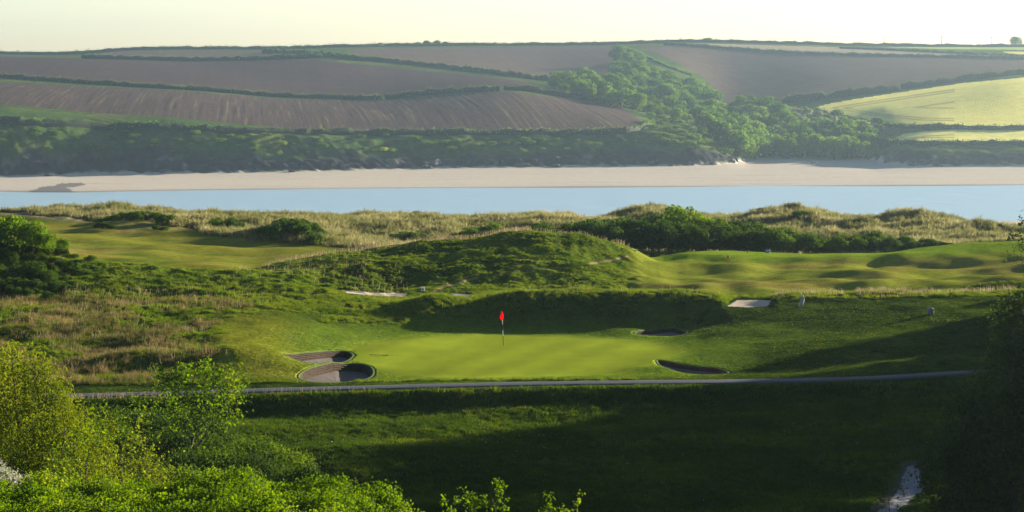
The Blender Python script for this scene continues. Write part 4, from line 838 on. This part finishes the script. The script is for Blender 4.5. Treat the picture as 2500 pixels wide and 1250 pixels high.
# dark tree at the right edge
def bigtree(name, lobes, n, leaf, mat, seed, zt=3.0, r0=.28, part='crown'):
    e = obj(name, None); P, N = crownpts(lobes, n, seed, .3, -.8, .14, .9)
    obj(part, mesh_np(part, *leafcards(P, N, leaf, .6, seed), mat), e)
    ps = [([(0, 0, -1), (.1, 0, zt * .5), (0, .1, zt)], [r0, r0 * .8, r0 * .6])]
    for l_ in lobes: ps.append(([(0, .1, zt * .7), (l_[0] * .5, l_[1] * .5, (zt + l_[2]) * .5), (l_[0] * .95, l_[1], l_[2] + l_[4] * .4)], [r0 * .45, r0 * .25, .02]))
    obj('trunk', mesh_np('trunk', *tubes(ps), M_bark), e); return e
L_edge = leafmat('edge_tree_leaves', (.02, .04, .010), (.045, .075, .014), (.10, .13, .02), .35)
rlb = [(-.3, 0, 2.2, 1.7, 1.6), (-1.2, .2, 1.2, 1.3, 1.3), (0, 0, 3.6, 1.3, 1.3), (-.9, -.2, 4.2, .9, .9), (-.2, .2, 5.2, 1.1, 1.0), (.2, 0, 6.6, .9, 1.0), (-.1, 0, 7.6, .5, .6), (-1.7, 0, 2.6, .8, .7), (1.2, 0, 3.0, 1.6, 1.9), (1.4, 0, 5.2, 1.4, 1.5), (1.2, 0, 7.4, 1.0, 1.0), (-2.0, 0, .6, .9, .8), (-1.0, -.6, 3.1, .8, .8)]
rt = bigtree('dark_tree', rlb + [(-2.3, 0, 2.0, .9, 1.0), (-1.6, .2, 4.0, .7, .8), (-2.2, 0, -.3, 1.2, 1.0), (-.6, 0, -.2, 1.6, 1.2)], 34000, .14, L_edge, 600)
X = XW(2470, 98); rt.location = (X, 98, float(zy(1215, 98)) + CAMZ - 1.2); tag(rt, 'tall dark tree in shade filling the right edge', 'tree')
tw = branchy('young_tree', 3.4, 11, 6, .075, L_mid, 620, .30, .03, .7, .06, .35); put(tw, 2172, 1168, 84, 3.4, 'thin young tree with sparse leaves before the pale path, lower right', 'tree')
tt = branchy('twiggy_tree', 2.6, 10, 8, .10, L_edge, 625, .22, .03, .8, .07, .3); put(tt, 2516, 530, 96, 2.6, 'bare topped twig crown reaching in at the upper right edge', 'tree')
# trees beyond the right edge of the view, whose long shadows cross the hollow
slb = lobes_for(4.0, 4.6, 16, 1.9, 640, zc=6.5); shade = bigtree('oak', slb, 9000, .42, L_mid, 641, 5.0, .4)
SH_T = [(34, 98, 12.5), (38, 106, 13), (37, 114, 13.0), (42, 121, 13.5), (39, 129, 13.5), (44, 136, 14), (40, 143, 13.5), (45, 150, 13.5), (40, 156, 12.6), (46, 161, 12), (42, 167, 9.6), (49, 171, 9.5), (42, 176, 7.4), (47, 181, 8.6), (43, 186, 5.4), (51, 190, 6.5), (52, 142, 14), (52, 156, 13.5), (53, 169, 12.0), (50, 128, 13), (48, 112, 13),
        (47, 233, 6.2), (54, 247, 6.6), (60, 238, 7.0), (50, 222, 4.0), (43.5, 201, 3.2)]
for i, (X, D, H) in enumerate(SH_T):
    e = place(shade, X, float(D), 'broad oak standing beyond the right edge, seen only by its shadow', 'tree', 'oaks beyond the right edge', H / 11.3); 
    g_ = float(ground(np.array([float(X)]), np.array([float(D)]))[0]); e.location.z = min(g_, CAMZ - 17.5); e.scale[2] = H / 11.3

for i, D in enumerate([95, 99, 103, 107, 111, 115, 119, 123, 127, 131, 135, 139, 143, 147, 150, 158, 162, 166]):  # unseen bushes added to stop sunlight below the oak crowns, gap for a stripe
    place(th[i % 3], 36.5 + D * .02 + rnd.uniform(-1, 1), float(D), 'unseen thorn bush added for shade under the oaks beyond the right edge', 'bush', 'unseen thorn bushes added for shade beyond the right edge', 2.3)
# ------------------------------------------------------------------ grass: tufts that stand on the ground
def inst_group(name, src):
    ng = bpy.data.node_groups.new(name, 'GeometryNodeTree')
    ng.interface.new_socket('Geometry', in_out='INPUT', socket_type='NodeSocketGeometry'); ng.interface.new_socket('Geometry', in_out='OUTPUT', socket_type='NodeSocketGeometry')
    n, l = ng.nodes, ng.links; gi, go = n.new('NodeGroupInput'), n.new('NodeGroupOutput')
    m2p = n.new('GeometryNodeMeshToPoints'); iop = n.new('GeometryNodeInstanceOnPoints'); oi = n.new('GeometryNodeObjectInfo'); oi.inputs['Object'].default_value = src
    a = n.new('GeometryNodeInputNamedAttribute'); a.data_type = 'FLOAT_VECTOR'; a.inputs['Name'].default_value = 'rot3'
    b = n.new('GeometryNodeInputNamedAttribute'); b.data_type = 'FLOAT_VECTOR'; b.inputs['Name'].default_value = 'siz3'
    l.new(gi.outputs[0], m2p.inputs[0]); l.new(m2p.outputs[0], iop.inputs['Points']); l.new(oi.outputs['Geometry'], iop.inputs['Instance'])
    l.new(a.outputs['Attribute'], iop.inputs['Rotation']); l.new(b.outputs['Attribute'], iop.inputs['Scale']); l.new(iop.outputs[0], go.inputs[0]); return ng
def tuft(name, nb, h, w, r, mat, seed, lean=.45, heads=0):
    g = np.random.default_rng(seed); V, F3 = [], []
    for i in range(nb):
        a = g.uniform(0, 6.28); c = np.array([math.cos(a), math.sin(a), 0]); p0 = c * r * g.random(); hh = h * g.uniform(.55, 1.1); L = c * lean * hh * g.uniform(.3, 1.2)
        s = np.cross(c, (0, 0, 1)) * w * .5; s = s * math.cos(1.0 * i) + c * w * .5 * math.sin(1.0 * i); m = p0 + L * .35 + np.array([0, 0, hh * .6]); t = p0 + L + np.array([0, 0, hh]); k = len(V)
        V += [p0 - s, p0 + s, m + s * .8, m - s * .8, t]; F3 += [(k, k + 1, k + 2), (k, k + 2, k + 3), (k + 3, k + 2, k + 4)]
    me = mesh_np(name, np.array(V), np.array(F3), mat); return bpy.data.objects.new(name, me)
def scatter(name, X, D, sc, src, label=None, sx=None, tilt=.15, dz=-.02):
    z = ground(X, D) + dz; n = len(X); me = bpy.data.meshes.new(name); me.vertices.add(n); me.vertices.foreach_set('co', np.stack([X, D, z], 1).astype(np.float32).ravel())
    r = np.random.default_rng(n); rot = np.stack([tilt * r.standard_normal(n), tilt * r.standard_normal(n), r.uniform(0, 6.28, n)], 1)
    s3 = np.stack([sc * (1 if sx is None else sx)] * 2 + [sc], 1)
    for nm, v in (('rot3', rot), ('siz3', s3)): a = me.attributes.new(nm, 'FLOAT_VECTOR', 'POINT'); a.data.foreach_set('vector', v.astype(np.float32).ravel())
    me.update(); o = obj(name, me); md = o.modifiers.new('tufts', 'NODES'); md.node_group = inst_group(name + '_tufts', src)
    return tag(o, label=label, kind='stuff')
def rpts(n, u0, u1, D0, D1, seed):
    r = np.random.default_rng(seed); D = np.sqrt(r.uniform(D0 * D0, D1 * D1, n)); u = r.uniform(u0, u1, n); return XW(u, D), D, u, r
C_mead = leafmat('meadow_blades', (.016, .038, .004), (.042, .082, .006), (.11, .145, .014), .33, big=.25)
C_dry = leafmat('dry_blades', (.05, .06, .015), (.13, .115, .04), (.25, .19, .09), .35, big=.3)
C_marr = leafmat('marram_blades', (.035, .055, .014), (.18, .18, .07), (.42, .38, .20), .38, big=.22)
C_head = leafmat('seed_heads', (.20, .16, .09), (.32, .26, .16), (.45, .38, .27), .35)
t_m = tuft('meadow_tuft', 16, .15, .022, .13, C_mead, 1, .9)
C_rough = leafmat('rough_blades', (.038, .076, .007), (.095, .150, .014), (.175, .205, .026), .36, big=.3)
t_r = tuft('rough_tuft', 18, .26, .022, .15, C_rough, 2, .7)
t_d = tuft('dry_tuft', 16, .34, .016, .14, C_dry, 3, .5)
t_a = tuft('marram_tuft', 34, .50, .03, .25, C_marr, 4, .75)
rowD = lambda u: np.interp(u, UN, Dr)
X, D, u, r = rpts(52000, -60, 2560, 108, 147, 21); ok = (D < rowD(u) - 1.45); X, D, u = X[ok], D[ok], u[ok]
ppm = ~(inpoly(u, YH - (ground(X, D) - CAMZ) / D * F, [(2100, 1270), (2150, 1200), (2190, 1125), (2250, 1125), (2275, 1170), (2250, 1230), (2180, 1290)])); X, D, u = X[ppm], D[ppm], u[ppm]
scatter('meadow_grass', X, D, (.55 + .9 * r.random(len(X))) * (1 + .5 * (D > rowD(u) - 3.3) - .9 * (D > rowD(u) - 2.0)), t_m, 'coarse meadow grass in the hollow below the tarmac path')
# rough: banks, mound, left slope, right slope
X, D, u, r = rpts(150000, -60, 2560, 148.6, 222, 22); y = YH - (ground(X, D) - CAMZ) / D * F
gd = polydist(X, D, GREEN); keep = (gd < -1.2)
fairm = (D > 184.5) & (D < 218) & (u + 5 * (D - 190) > 1180) & ~((D > 187) & (D < 207.5) & (u < 1530)); keep &= ~fairm; nw0 = pn(X / 4, D / 4, 131) + .5 * pn(X / 1.3, D / 1.3, 132)
lfp = (fbm(X / 5, D / 2.5, 130, 3) < .12); keep &= ~((D + 4 * nw0 > 199) & (u + 60 * nw0 < 690) & lfp) & ~((D > 206) & (u < 1000)); bk = np.zeros(len(X), bool)
for (P, dep, lab, key) in BUNKW: bk |= polydist(X, D, P) > -.5
keep &= ~bk
for P in ([(1760, 752), (1790, 728), (1890, 728), (1890, 752)], [(830, 706), (1000, 712), (1000, 728), (850, 722)], [(1095, 713), (1155, 716), (1150, 728), (1100, 726)]): keep &= ~inpoly(u, y, P)
nw = pn(X / 3, D / 3, 120) + .5 * pn(X / 1.1, D / 1.1, 121); mown = (D + 5 * nw < 175) & (u + 90 * nw > 500) & (u < 1120) & (D > 149); right = (D < 178) & (u > 1560)
amp = np.where(mown, .22, np.where(right, .17, np.where(D > 186, .40, .62))); amp = np.where((D > 149) & (D < 177) & (u > 1000) & (u < 1700), .25, amp)
tr_ = np.maximum(0, 1 - np.abs(np.interp(u, [1055, 1080, 1120, 1166, 1250, 1440, 1532], [714, 702, 690, 677, 662, 644, 626]) - y) / 6) * ((D > 184) & (D < 214) & (u > 1050) & (u < 1540)); keep &= tr_ < .2
X, D, u, amp = X[keep], D[keep], u[keep], amp[keep]
dry = (u + 330 * fbm(X / 6, D / 5, 99, 3) < 470) & (D < 180) & (fbm(X / 4, D / 4, 60, 3) > -.15) & (r.random(len(X)) < .24)
h1 = (pn(X / 1.1, D / 1.5, 79) > -.45)
scatter('rough_grass', X[~dry & h1], D[~dry & h1], ((.55 + .8 * r.random(len(X))) * amp)[~dry & h1], t_r, 'tussocky green rough grass on the banks and the mound', sx=1.2)
scatter('dry_grass', X[dry], D[dry], (.6 + .8 * r.random(dry.sum())), t_d, 'dry pale grass on the left rough slope')
X, D, u, r = rpts(95000, -60, 2560, 236, 338, 23); keep = (u + (D - 250) * 14 + 60 * pn(X / 5, D / 5, 88) > 400) & (fbm(X / 5, D / 6, 89, 3) > -.42) & ((D > 250) | (u > 480)) & (D > 226 + 8)
X, D = X[keep], D[keep]
scatter('marram_grass', X, D, (.5 + .9 * r.random(len(X))), t_a, 'pale marram grass covering the dunes above the water', tilt=.25)
# seed heads standing above the grass
def stalks(name, X, D, h, label, w=.012, hd=.034):
    n = len(X); r = np.random.default_rng(n); z = ground(X, D); h = h * r.uniform(.6, 1.2, n); lx, ly_ = .18 * r.standard_normal(n) * h, .12 * r.standard_normal(n) * h
    b = np.stack([X, D, z - .02], 1); t = b + np.stack([lx, ly_, h], 1); s = np.tile((w * .5, 0, 0), (n, 1)); q = t + (t - b) * 0 + np.stack([lx * .1, ly_ * 0, hd * (1.6 + r.random(n))], 1); m = (t + q) / 2; s2 = np.tile((hd * .42, 0, 0), (n, 1)); s3 = np.tile((0, hd * .42, 0), (n, 1))
    V = np.stack([b - s, b + s, t + s * .6, t - s * .6, t, m + s2, q, m - s2, m + s3, m - s3], 1).reshape(-1, 3); k = np.arange(n)[:, None] * 10
    F4 = np.concatenate([k + [0, 1, 2, 3], k + [4, 5, 6, 7], k + [4, 8, 6, 9]])
    me = mesh_np(name, V, F4.astype(np.int32), C_head); return tag(obj(name, me), label=label, kind='stuff')
def band(n, pts, dD, seed, a, b):
    r = np.random.default_rng(seed); P = np.array(pts, float); u = r.uniform(P[0, 0], P[-1, 0], n); return XW(u, (D := np.interp(u, P[:, 0], P[:, 1]) + dD * r.standard_normal(n))), D
XS, DS_ = [], []
X, D, u, r = rpts(3000, -40, 600, 153, 183, 31); k_ = (fbm(X / 2.5, D / 2.5, 95, 3) > .10) & (u + 330 * fbm(X / 6, D / 5, 99, 3) < 500); XS.append(X[k_]); DS_.append(D[k_])
stalks('seed_grass', np.concatenate(XS), np.concatenate(DS_), .30, 'pinkish seed heads over the dry grass of the left slope')
A = [band(200, [(1885, 180.3), (2060, 180.4)], .8, 32, 0, 0), band(420, [(2090, 180.6), (2290, 180.4)], 1.0, 33, 0, 0), band(260, [(2290, 181), (2480, 182)], .8, 34, 0, 0), band(60, [(1200, 180), (1770, 180)], .8, 41, 0, 0)]
stalks('seed_grass', np.concatenate([a[0] for a in A]), np.concatenate([a[1] for a in A]), .27, 'bright seed heads along the crest of the bank on the right')
A = [band(620, [(1040, 206.6), (1300, 206.6)], .5, 35, 0, 0), band(160, [(1300, 206.6), (1540, 206.6)], .5, 36, 0, 0), band(500, [(640, 206.5), (1040, 206.5)], 1.0, 37, 0, 0), band(90, [(860, 190), (1000, 190)], 4, 42, 0, 0), band(200, [(560, 196), (900, 196)], 4, 43, 0, 0)]
stalks('seed_grass', np.concatenate([a[0] for a in A]), np.concatenate([a[1] for a in A]), .26, 'reddish seed heads along the skyline of the central mound', .014, .04)
A = [band(130, [(170, 143.6), (420, 143.9)], .25, 38, 0, 0), band(60, [(420, 144), (900, 145)], .3, 39, 0, 0), band(260, [(80, 178), (700, 182)], 2.5, 44, 0, 0)]
stalks('seed_grass', np.concatenate([a[0] for a in A]), np.concatenate([a[1] for a in A]), .24, 'pale seed heads beside the tarmac path at the left')
X, D, u, r = rpts(9000, 560, 2300, 119, 176, 40); y = YH - (ground(X, D) - CAMZ) / D * F; k_ = ((inpoly(u, y, [(600, 800), (760, 815), (830, 850), (700, 850)])) | ((fbm(X / 2, D / 2, 98, 2) > .28) & (D < 143) & (r.random(len(X)) < .25)) | inpoly(u, y, [(1700, 885), (1790, 895), (1790, 905), (1700, 893)]) | ((u > 690) & (u < 720) & (y > 910) & (y < 935)))
M_flow = plain('daisy_white', (.75, .74, .68), .7, .05); n = int(k_.sum()); X, D = X[k_], D[k_]; z = ground(X, D) + .16
V, F4 = leafcards(np.stack([X, D, z], 1), np.tile((0, -.6, .8), (n, 1)) + .3 * RN.standard_normal((n, 3)), .035, .9, 5)
tag(obj('wildflowers', mesh_np('wildflowers', V, F4, M_flow)), label='tiny white daisies scattered through the grass', kind='stuff')

# ------------------------------------------------------------------ things on the course
M_red = leafmat('flag_red', (.70, .012, .008), (.78, .016, .010), None, .45); M_blk = plain('black_paint', (.012, .012, .012), .4, .1); M_wht = plain('white_paint', (.8, .8, .78), .5, .04); M_cup = plain('cup_white', (.7, .7, .7), .5, .05)
h = hit(1229, 844, 150, 172); fx, fd, fz = h
fs = tag(obj('flagstick', None, loc=(fx, fd, fz)), 'golf flagstick with a limp red flag and black and white bands, on the green', 'flagstick')
PH = 2.10; tl = -.085      # the stick leans a little to the left
def stick(z0, z1, mat, nm, r=.014): obj(nm, mesh_np(nm, *tubes([([(tl * z0 / PH, 0, z0), (tl * z1 / PH, 0, z1)], [r, r])], 10), mat), fs)
bands = [(-.15, .58, M_blk), (.58, .90, M_wht), (.90, 1.24, M_blk), (1.24, 1.52, M_wht), (1.52, 2.06, M_blk)]
for a, b, mt in bands: stick(a, b, mt, 'pole_band', .018)
# limp flag: folds hanging from the top of the stick
rows_, cols_ = 14, 15; V = []
for i in range(rows_):
    t = i / (rows_ - 1); zz = 2.03 - .52 * t
    wl_, wr_ = -.03 - .11 * math.sin(min(1, t * 1.15) * 1.57) ** 1.6 * (1 if t < .8 else 1 - (t - .8) * 3.6), .015 + .055 * math.sin(t * 3.0) 
    for j in range(cols_):
        s = j / (cols_ - 1); V.append((tl * zz / PH + wl_ * (1 - s) + wr_ * s, -.02 + .035 * math.sin(s * 11 + t * 1.5) * (.3 + t), zz - .05 * math.sin(s * 6.0) * t))
fl = obj('flag', mesh_np('flag', np.array(V), faces(rows_, cols_), M_red, True), fs); sm = fl.modifiers.new('cloth', 'SOLIDIFY'); sm.thickness = .006
obj('knob', mesh_np('knob', *tubes([([(tl, 0, 2.05), (tl, 0, 2.09), (tl, 0, 2.11)], [.022, .026, .008])], 10), M_blk), fs)
obj('cup', mesh_np('cup', *tubes([([(0, 0, -.12), (0, 0, .006)], [.054, .054])], 20), M_cup), fs)
# standing stone and boulder
M_st = plain('pale_stone', (.36, .36, .33), .85, .3, 5, .03)
X, D = at(1957, 749, 165, 179); g_ = float(ground(np.array([X]), np.array([D]))[0])
so = obj('standing_stone', rock('ss', .36, 31, M_st, 3, (.34, .26, 1.15)), loc=(X, D, g_ + .26)); so.rotation_euler = (0, math.radians(17), .4)
tag(so, 'slim pale standing stone leaning right on the grass slope, casting a long shadow', 'standing stone')
X, D = at(2273, 768, 165, 179); g_ = float(ground(np.array([X]), np.array([D]))[0])
bo = obj('boulder', rock('bo', .21, 37, plain('grey_stone', (.20, .19, .19), .85, .35, 6, .03), 3, (.95, .8, 1.2)), loc=(X, D, g_ + .18)); tag(bo, 'grey pointed boulder on the grass near the right, below the bank', 'boulder')
# tee sign, tee markers
def box(w, d, h, mat, nm, par, loc=(0, 0, 0), tilt=0, bev=.006, rz=0):
    import bmesh
    bm = bmesh.new(); bmesh.ops.create_cube(bm, size=1); bmesh.ops.scale(bm, vec=(w, d, h), verts=bm.verts); bmesh.ops.bevel(bm, geom=bm.edges[:], offset=bev, segments=2, affect='EDGES')
    me = bpy.data.meshes.new(nm); bm.to_mesh(me); bm.free(); me.materials.append(mat); o = obj(nm, me, par, loc); o.rotation_euler = (tilt, 0, rz); return o
M_blue = plain('sign_blue', (.10, .17, .30), .5, .1, 5)
X, D = XW(1874, 213.5), 213.5; g_ = float(ground(np.array([X]), np.array([D]))[0]); sg = tag(obj('tee_sign', None, loc=(X, D, g_)), 'small blue tee sign board on the edge of the far tee', 'sign'); sg.rotation_euler = (0, 0, -.2)
box(.34, .03, .30, M_blue, 'board', sg, (0, 0, .16), -.25)
box(.025, .05, .31, M_wht, 'edge_strip', sg, (.175, 0, .16), -.25)
for k_ in range(3): box(.022, .008, .16, M_wht, 'lettering', sg, (-.07 + .08 * k_, -.025, .17), -.25, .001).rotation_euler[1] = .5
for sx_ in (-.12, .12): obj('leg', mesh_np('leg', *tubes([([(sx_, .02, -.05), (sx_, .02, .25)], [.012, .012])], 6), M_wht), sg)
M_tee = plain('marker_red', (.45, .02, .01), .5, .1); M_gr = plain('marker_base', (.10, .05, .03), .6, .1)
def marker(u, D, mat, lab, s=1.0, nm='tee_marker'):
    X = XW(u, D); g_ = float(ground(np.array([X]), np.array([D]))[0]); t = tag(obj(nm, None, loc=(X, D, g_)), lab, 'tee marker'); t.scale = (s,) * 3
    obj('body', mesh_np('body', *tubes([([(0, 0, 0), (0, 0, .03), (0, 0, .09), (0, 0, .14), (0, 0, .165)], [.05, .075, .08, .055, .008])], 12), mat), t); obj('spike', mesh_np('spike', *tubes([([(0, 0, -.1), (0, 0, .02)], [.01, .012])], 6), M_gr), t)
marker(1778, 208.5, M_tee, 'red tee marker on the near edge of the far tee'); marker(1826, 213.5, M_tee, 'red tee marker farther back, left of the blue sign', .8)
marker(1752, 214.2, M_wht, 'small white tee marker left of the red ones', .6)
def ballbox(u, y, D0, D1, w, h_, lab):
    X, D = at(u, y, D0, D1); g_ = float(ground(np.array([X]), np.array([D]))[0]); t = tag(obj('tee_box', None, loc=(X, D, g_)), lab, 'tee box')
    box(w, w * .8, h_, M_wht, 'box', t, (0, 0, h_ / 2)); box(w * 1.12, w * .92, h_ * .22, M_wht, 'lid', t, (0, 0, h_ * 1.1)); box(w * .5, .01, h_ * .35, M_blk, 'slot', t, (0, -w * .4, h_ * .55), 0, .002)
ballbox(1032, 711, 184, 200, .22, .22, 'small white box standing at the foot of the mound by the sand track'); ballbox(1551, 614, 203, 216, .2, .09, 'low white box at the right end of the mound, before the scrub')
# scrap on the dark meadow, rake on the green's edge
X, D = at(1118, 1232, 108, 130); g_ = float(ground(np.array([X]), np.array([D]))[0])
tag(obj('plastic_bag', rock('bag', .10, 51, plain('bag_white', (.62, .68, .75), .4, .1, 6), 3, (1.3, .8, .8)), loc=(X, D, g_ + .11)), 'crumpled white bag lying in the dark meadow near the bottom edge', 'bag')
X, D = at(925, 868, 150, 168); g_ = float(ground(np.array([X]), np.array([D]))[0]) + .03; t = tag(obj('bunker_rake', None, loc=(X, D, g_)), 'dark thin rake lying flat on the grass right of the upper left bunker', 'rake')
obj('handle', mesh_np('handle', *tubes([([(-.55, .1, .0), (.5, -.1, .0)], [.012, .012])], 6), M_blk), t); obj('head', mesh_np('head', *tubes([([(.5, -.28, .02), (.5, .08, .02)], [.015, .015])], 6), M_blk), t)
for k_ in range(6): obj('tine', mesh_np('tine', *tubes([([(.5, -.26 + .065 * k_, .02), (.5, -.26 + .065 * k_, -.03)], [.005, .003])], 4), M_blk), t)
# two walkers on the far sand
def walker(u, y, top, low, lab, rz, st_):
    X, D = at(u, y, 1200, 1262); g_ = float(ground(np.array([X]), np.array([D]))[0]); root = tag(obj('person', None, loc=(X, D, g_)), lab, 'person'); root.rotation_euler = (0, 0, rz)
    J = {'pel': (0, 0, .95), 'che': (0, 0, 1.25), 'nek': (0, 0, 1.48), 'hed': (0, -.02, 1.60), 'top': (0, -.01, 1.72)}
    E = [('pel', 'che'), ('che', 'nek'), ('nek', 'hed'), ('hed', 'top')]; Rr = {'pel': .14, 'che': .16, 'nek': .06, 'hed': .095, 'top': .08}
    for s, sg_ in ((-1, st_), (1, -st_)):
        J.update({f'h{s}': (s * .09, 0, .90), f'k{s}': (s * .10, -.16 * sg_, .50), f'a{s}': (s * .10, -.24 * sg_ + .04, .08), f't{s}': (s * .10, -.24 * sg_ - .14, .03), f's{s}': (s * .19, 0, 1.42), f'e{s}': (s * .24, .10 * sg_, 1.15), f'w{s}': (s * .24, -.02 + .16 * sg_, .90), f'f{s}': (s * .24, -.05 + .18 * sg_, .80)})
        Rr.update({f'h{s}': .09, f'k{s}': .06, f'a{s}': .04, f't{s}': .03, f's{s}': .06, f'e{s}': .042, f'w{s}': .03, f'f{s}': .028}); E += [('pel', f'h{s}'), (f'h{s}', f'k{s}'), (f'k{s}', f'a{s}'), (f'a{s}', f't{s}'), ('nek', f's{s}'), (f's{s}', f'e{s}'), (f'e{s}', f'w{s}'), (f'w{s}', f'f{s}')]
    ks = list(J); me = bpy.data.meshes.new('body'); me.from_pydata([J[k] for k in ks], [(ks.index(a), ks.index(b)) for a, b in E], []); o = obj('body', me, root)
    md = o.modifiers.new('skin', 'SKIN'); 
    for i, k in enumerate(ks): me.skin_vertices[0].data[i].radius = (Rr[k],) * 2; me.skin_vertices[0].data[i].use_root = (k == 'pel')
    o.modifiers.new('sub', 'SUBSURF').levels = 1; me.materials.append(low)
    obj('jacket', mesh_np('jacket', *tubes([([(0, 0, .82), (0, 0, 1.05), (0, 0, 1.3), (0, 0, 1.47)], [.20, .19, .215, .09])], 12), top), root)
    obj('hair', mesh_np('hair', *tubes([([(0, .02, 1.56), (0, .02, 1.66), (0, .01, 1.76), (0, 0, 1.79)], [.10, .125, .09, .01])], 10), M_blk), root)
M_navy = plain('navy_cloth', (.04, .05, .08), .8, .1)
if not hasattr(bpy.types.Mesh, 'skin_vertices'): pass
walker(1982, 404, M_navy, M_navy, 'left one of two walkers on the far beach, in dark clothes', 1.3, 1)
walker(1995, 403, M_wht, M_navy, 'right one of two walkers on the far beach, in a white top', 1.3, -1)
# ------------------------------------------------------------------ the air over the estuary
HZ = (-2550, 2550, -45, 2560, -60.0 , CAMZ + 20.0)
x0, x1, y0, y1, z0, z1 = HZ
hv = np.array([(x, y, z) for z in (z0, z1) for y in (y0, y1) for x in (x0, x1)], float)
hf = np.array([(0, 2, 3, 1), (4, 5, 7, 6), (0, 1, 5, 4), (2, 6, 7, 3), (0, 4, 6, 2), (1, 3, 7, 5)])
m, n, l = newmat('haze_air'); o_ = n.new('ShaderNodeOutputMaterial'); pv = n.new('ShaderNodeVolumePrincipled')
pv.inputs['Color'].default_value = (.62, .82, 1.0, 1); pv.inputs['Density'].default_value = HAZE; pv.inputs['Anisotropy'].default_value = .87
l.new(pv.outputs[0], o_.inputs['Volume'])
tag(obj('haze', mesh_np('haze', hv, hf, m)), kind='stuff')
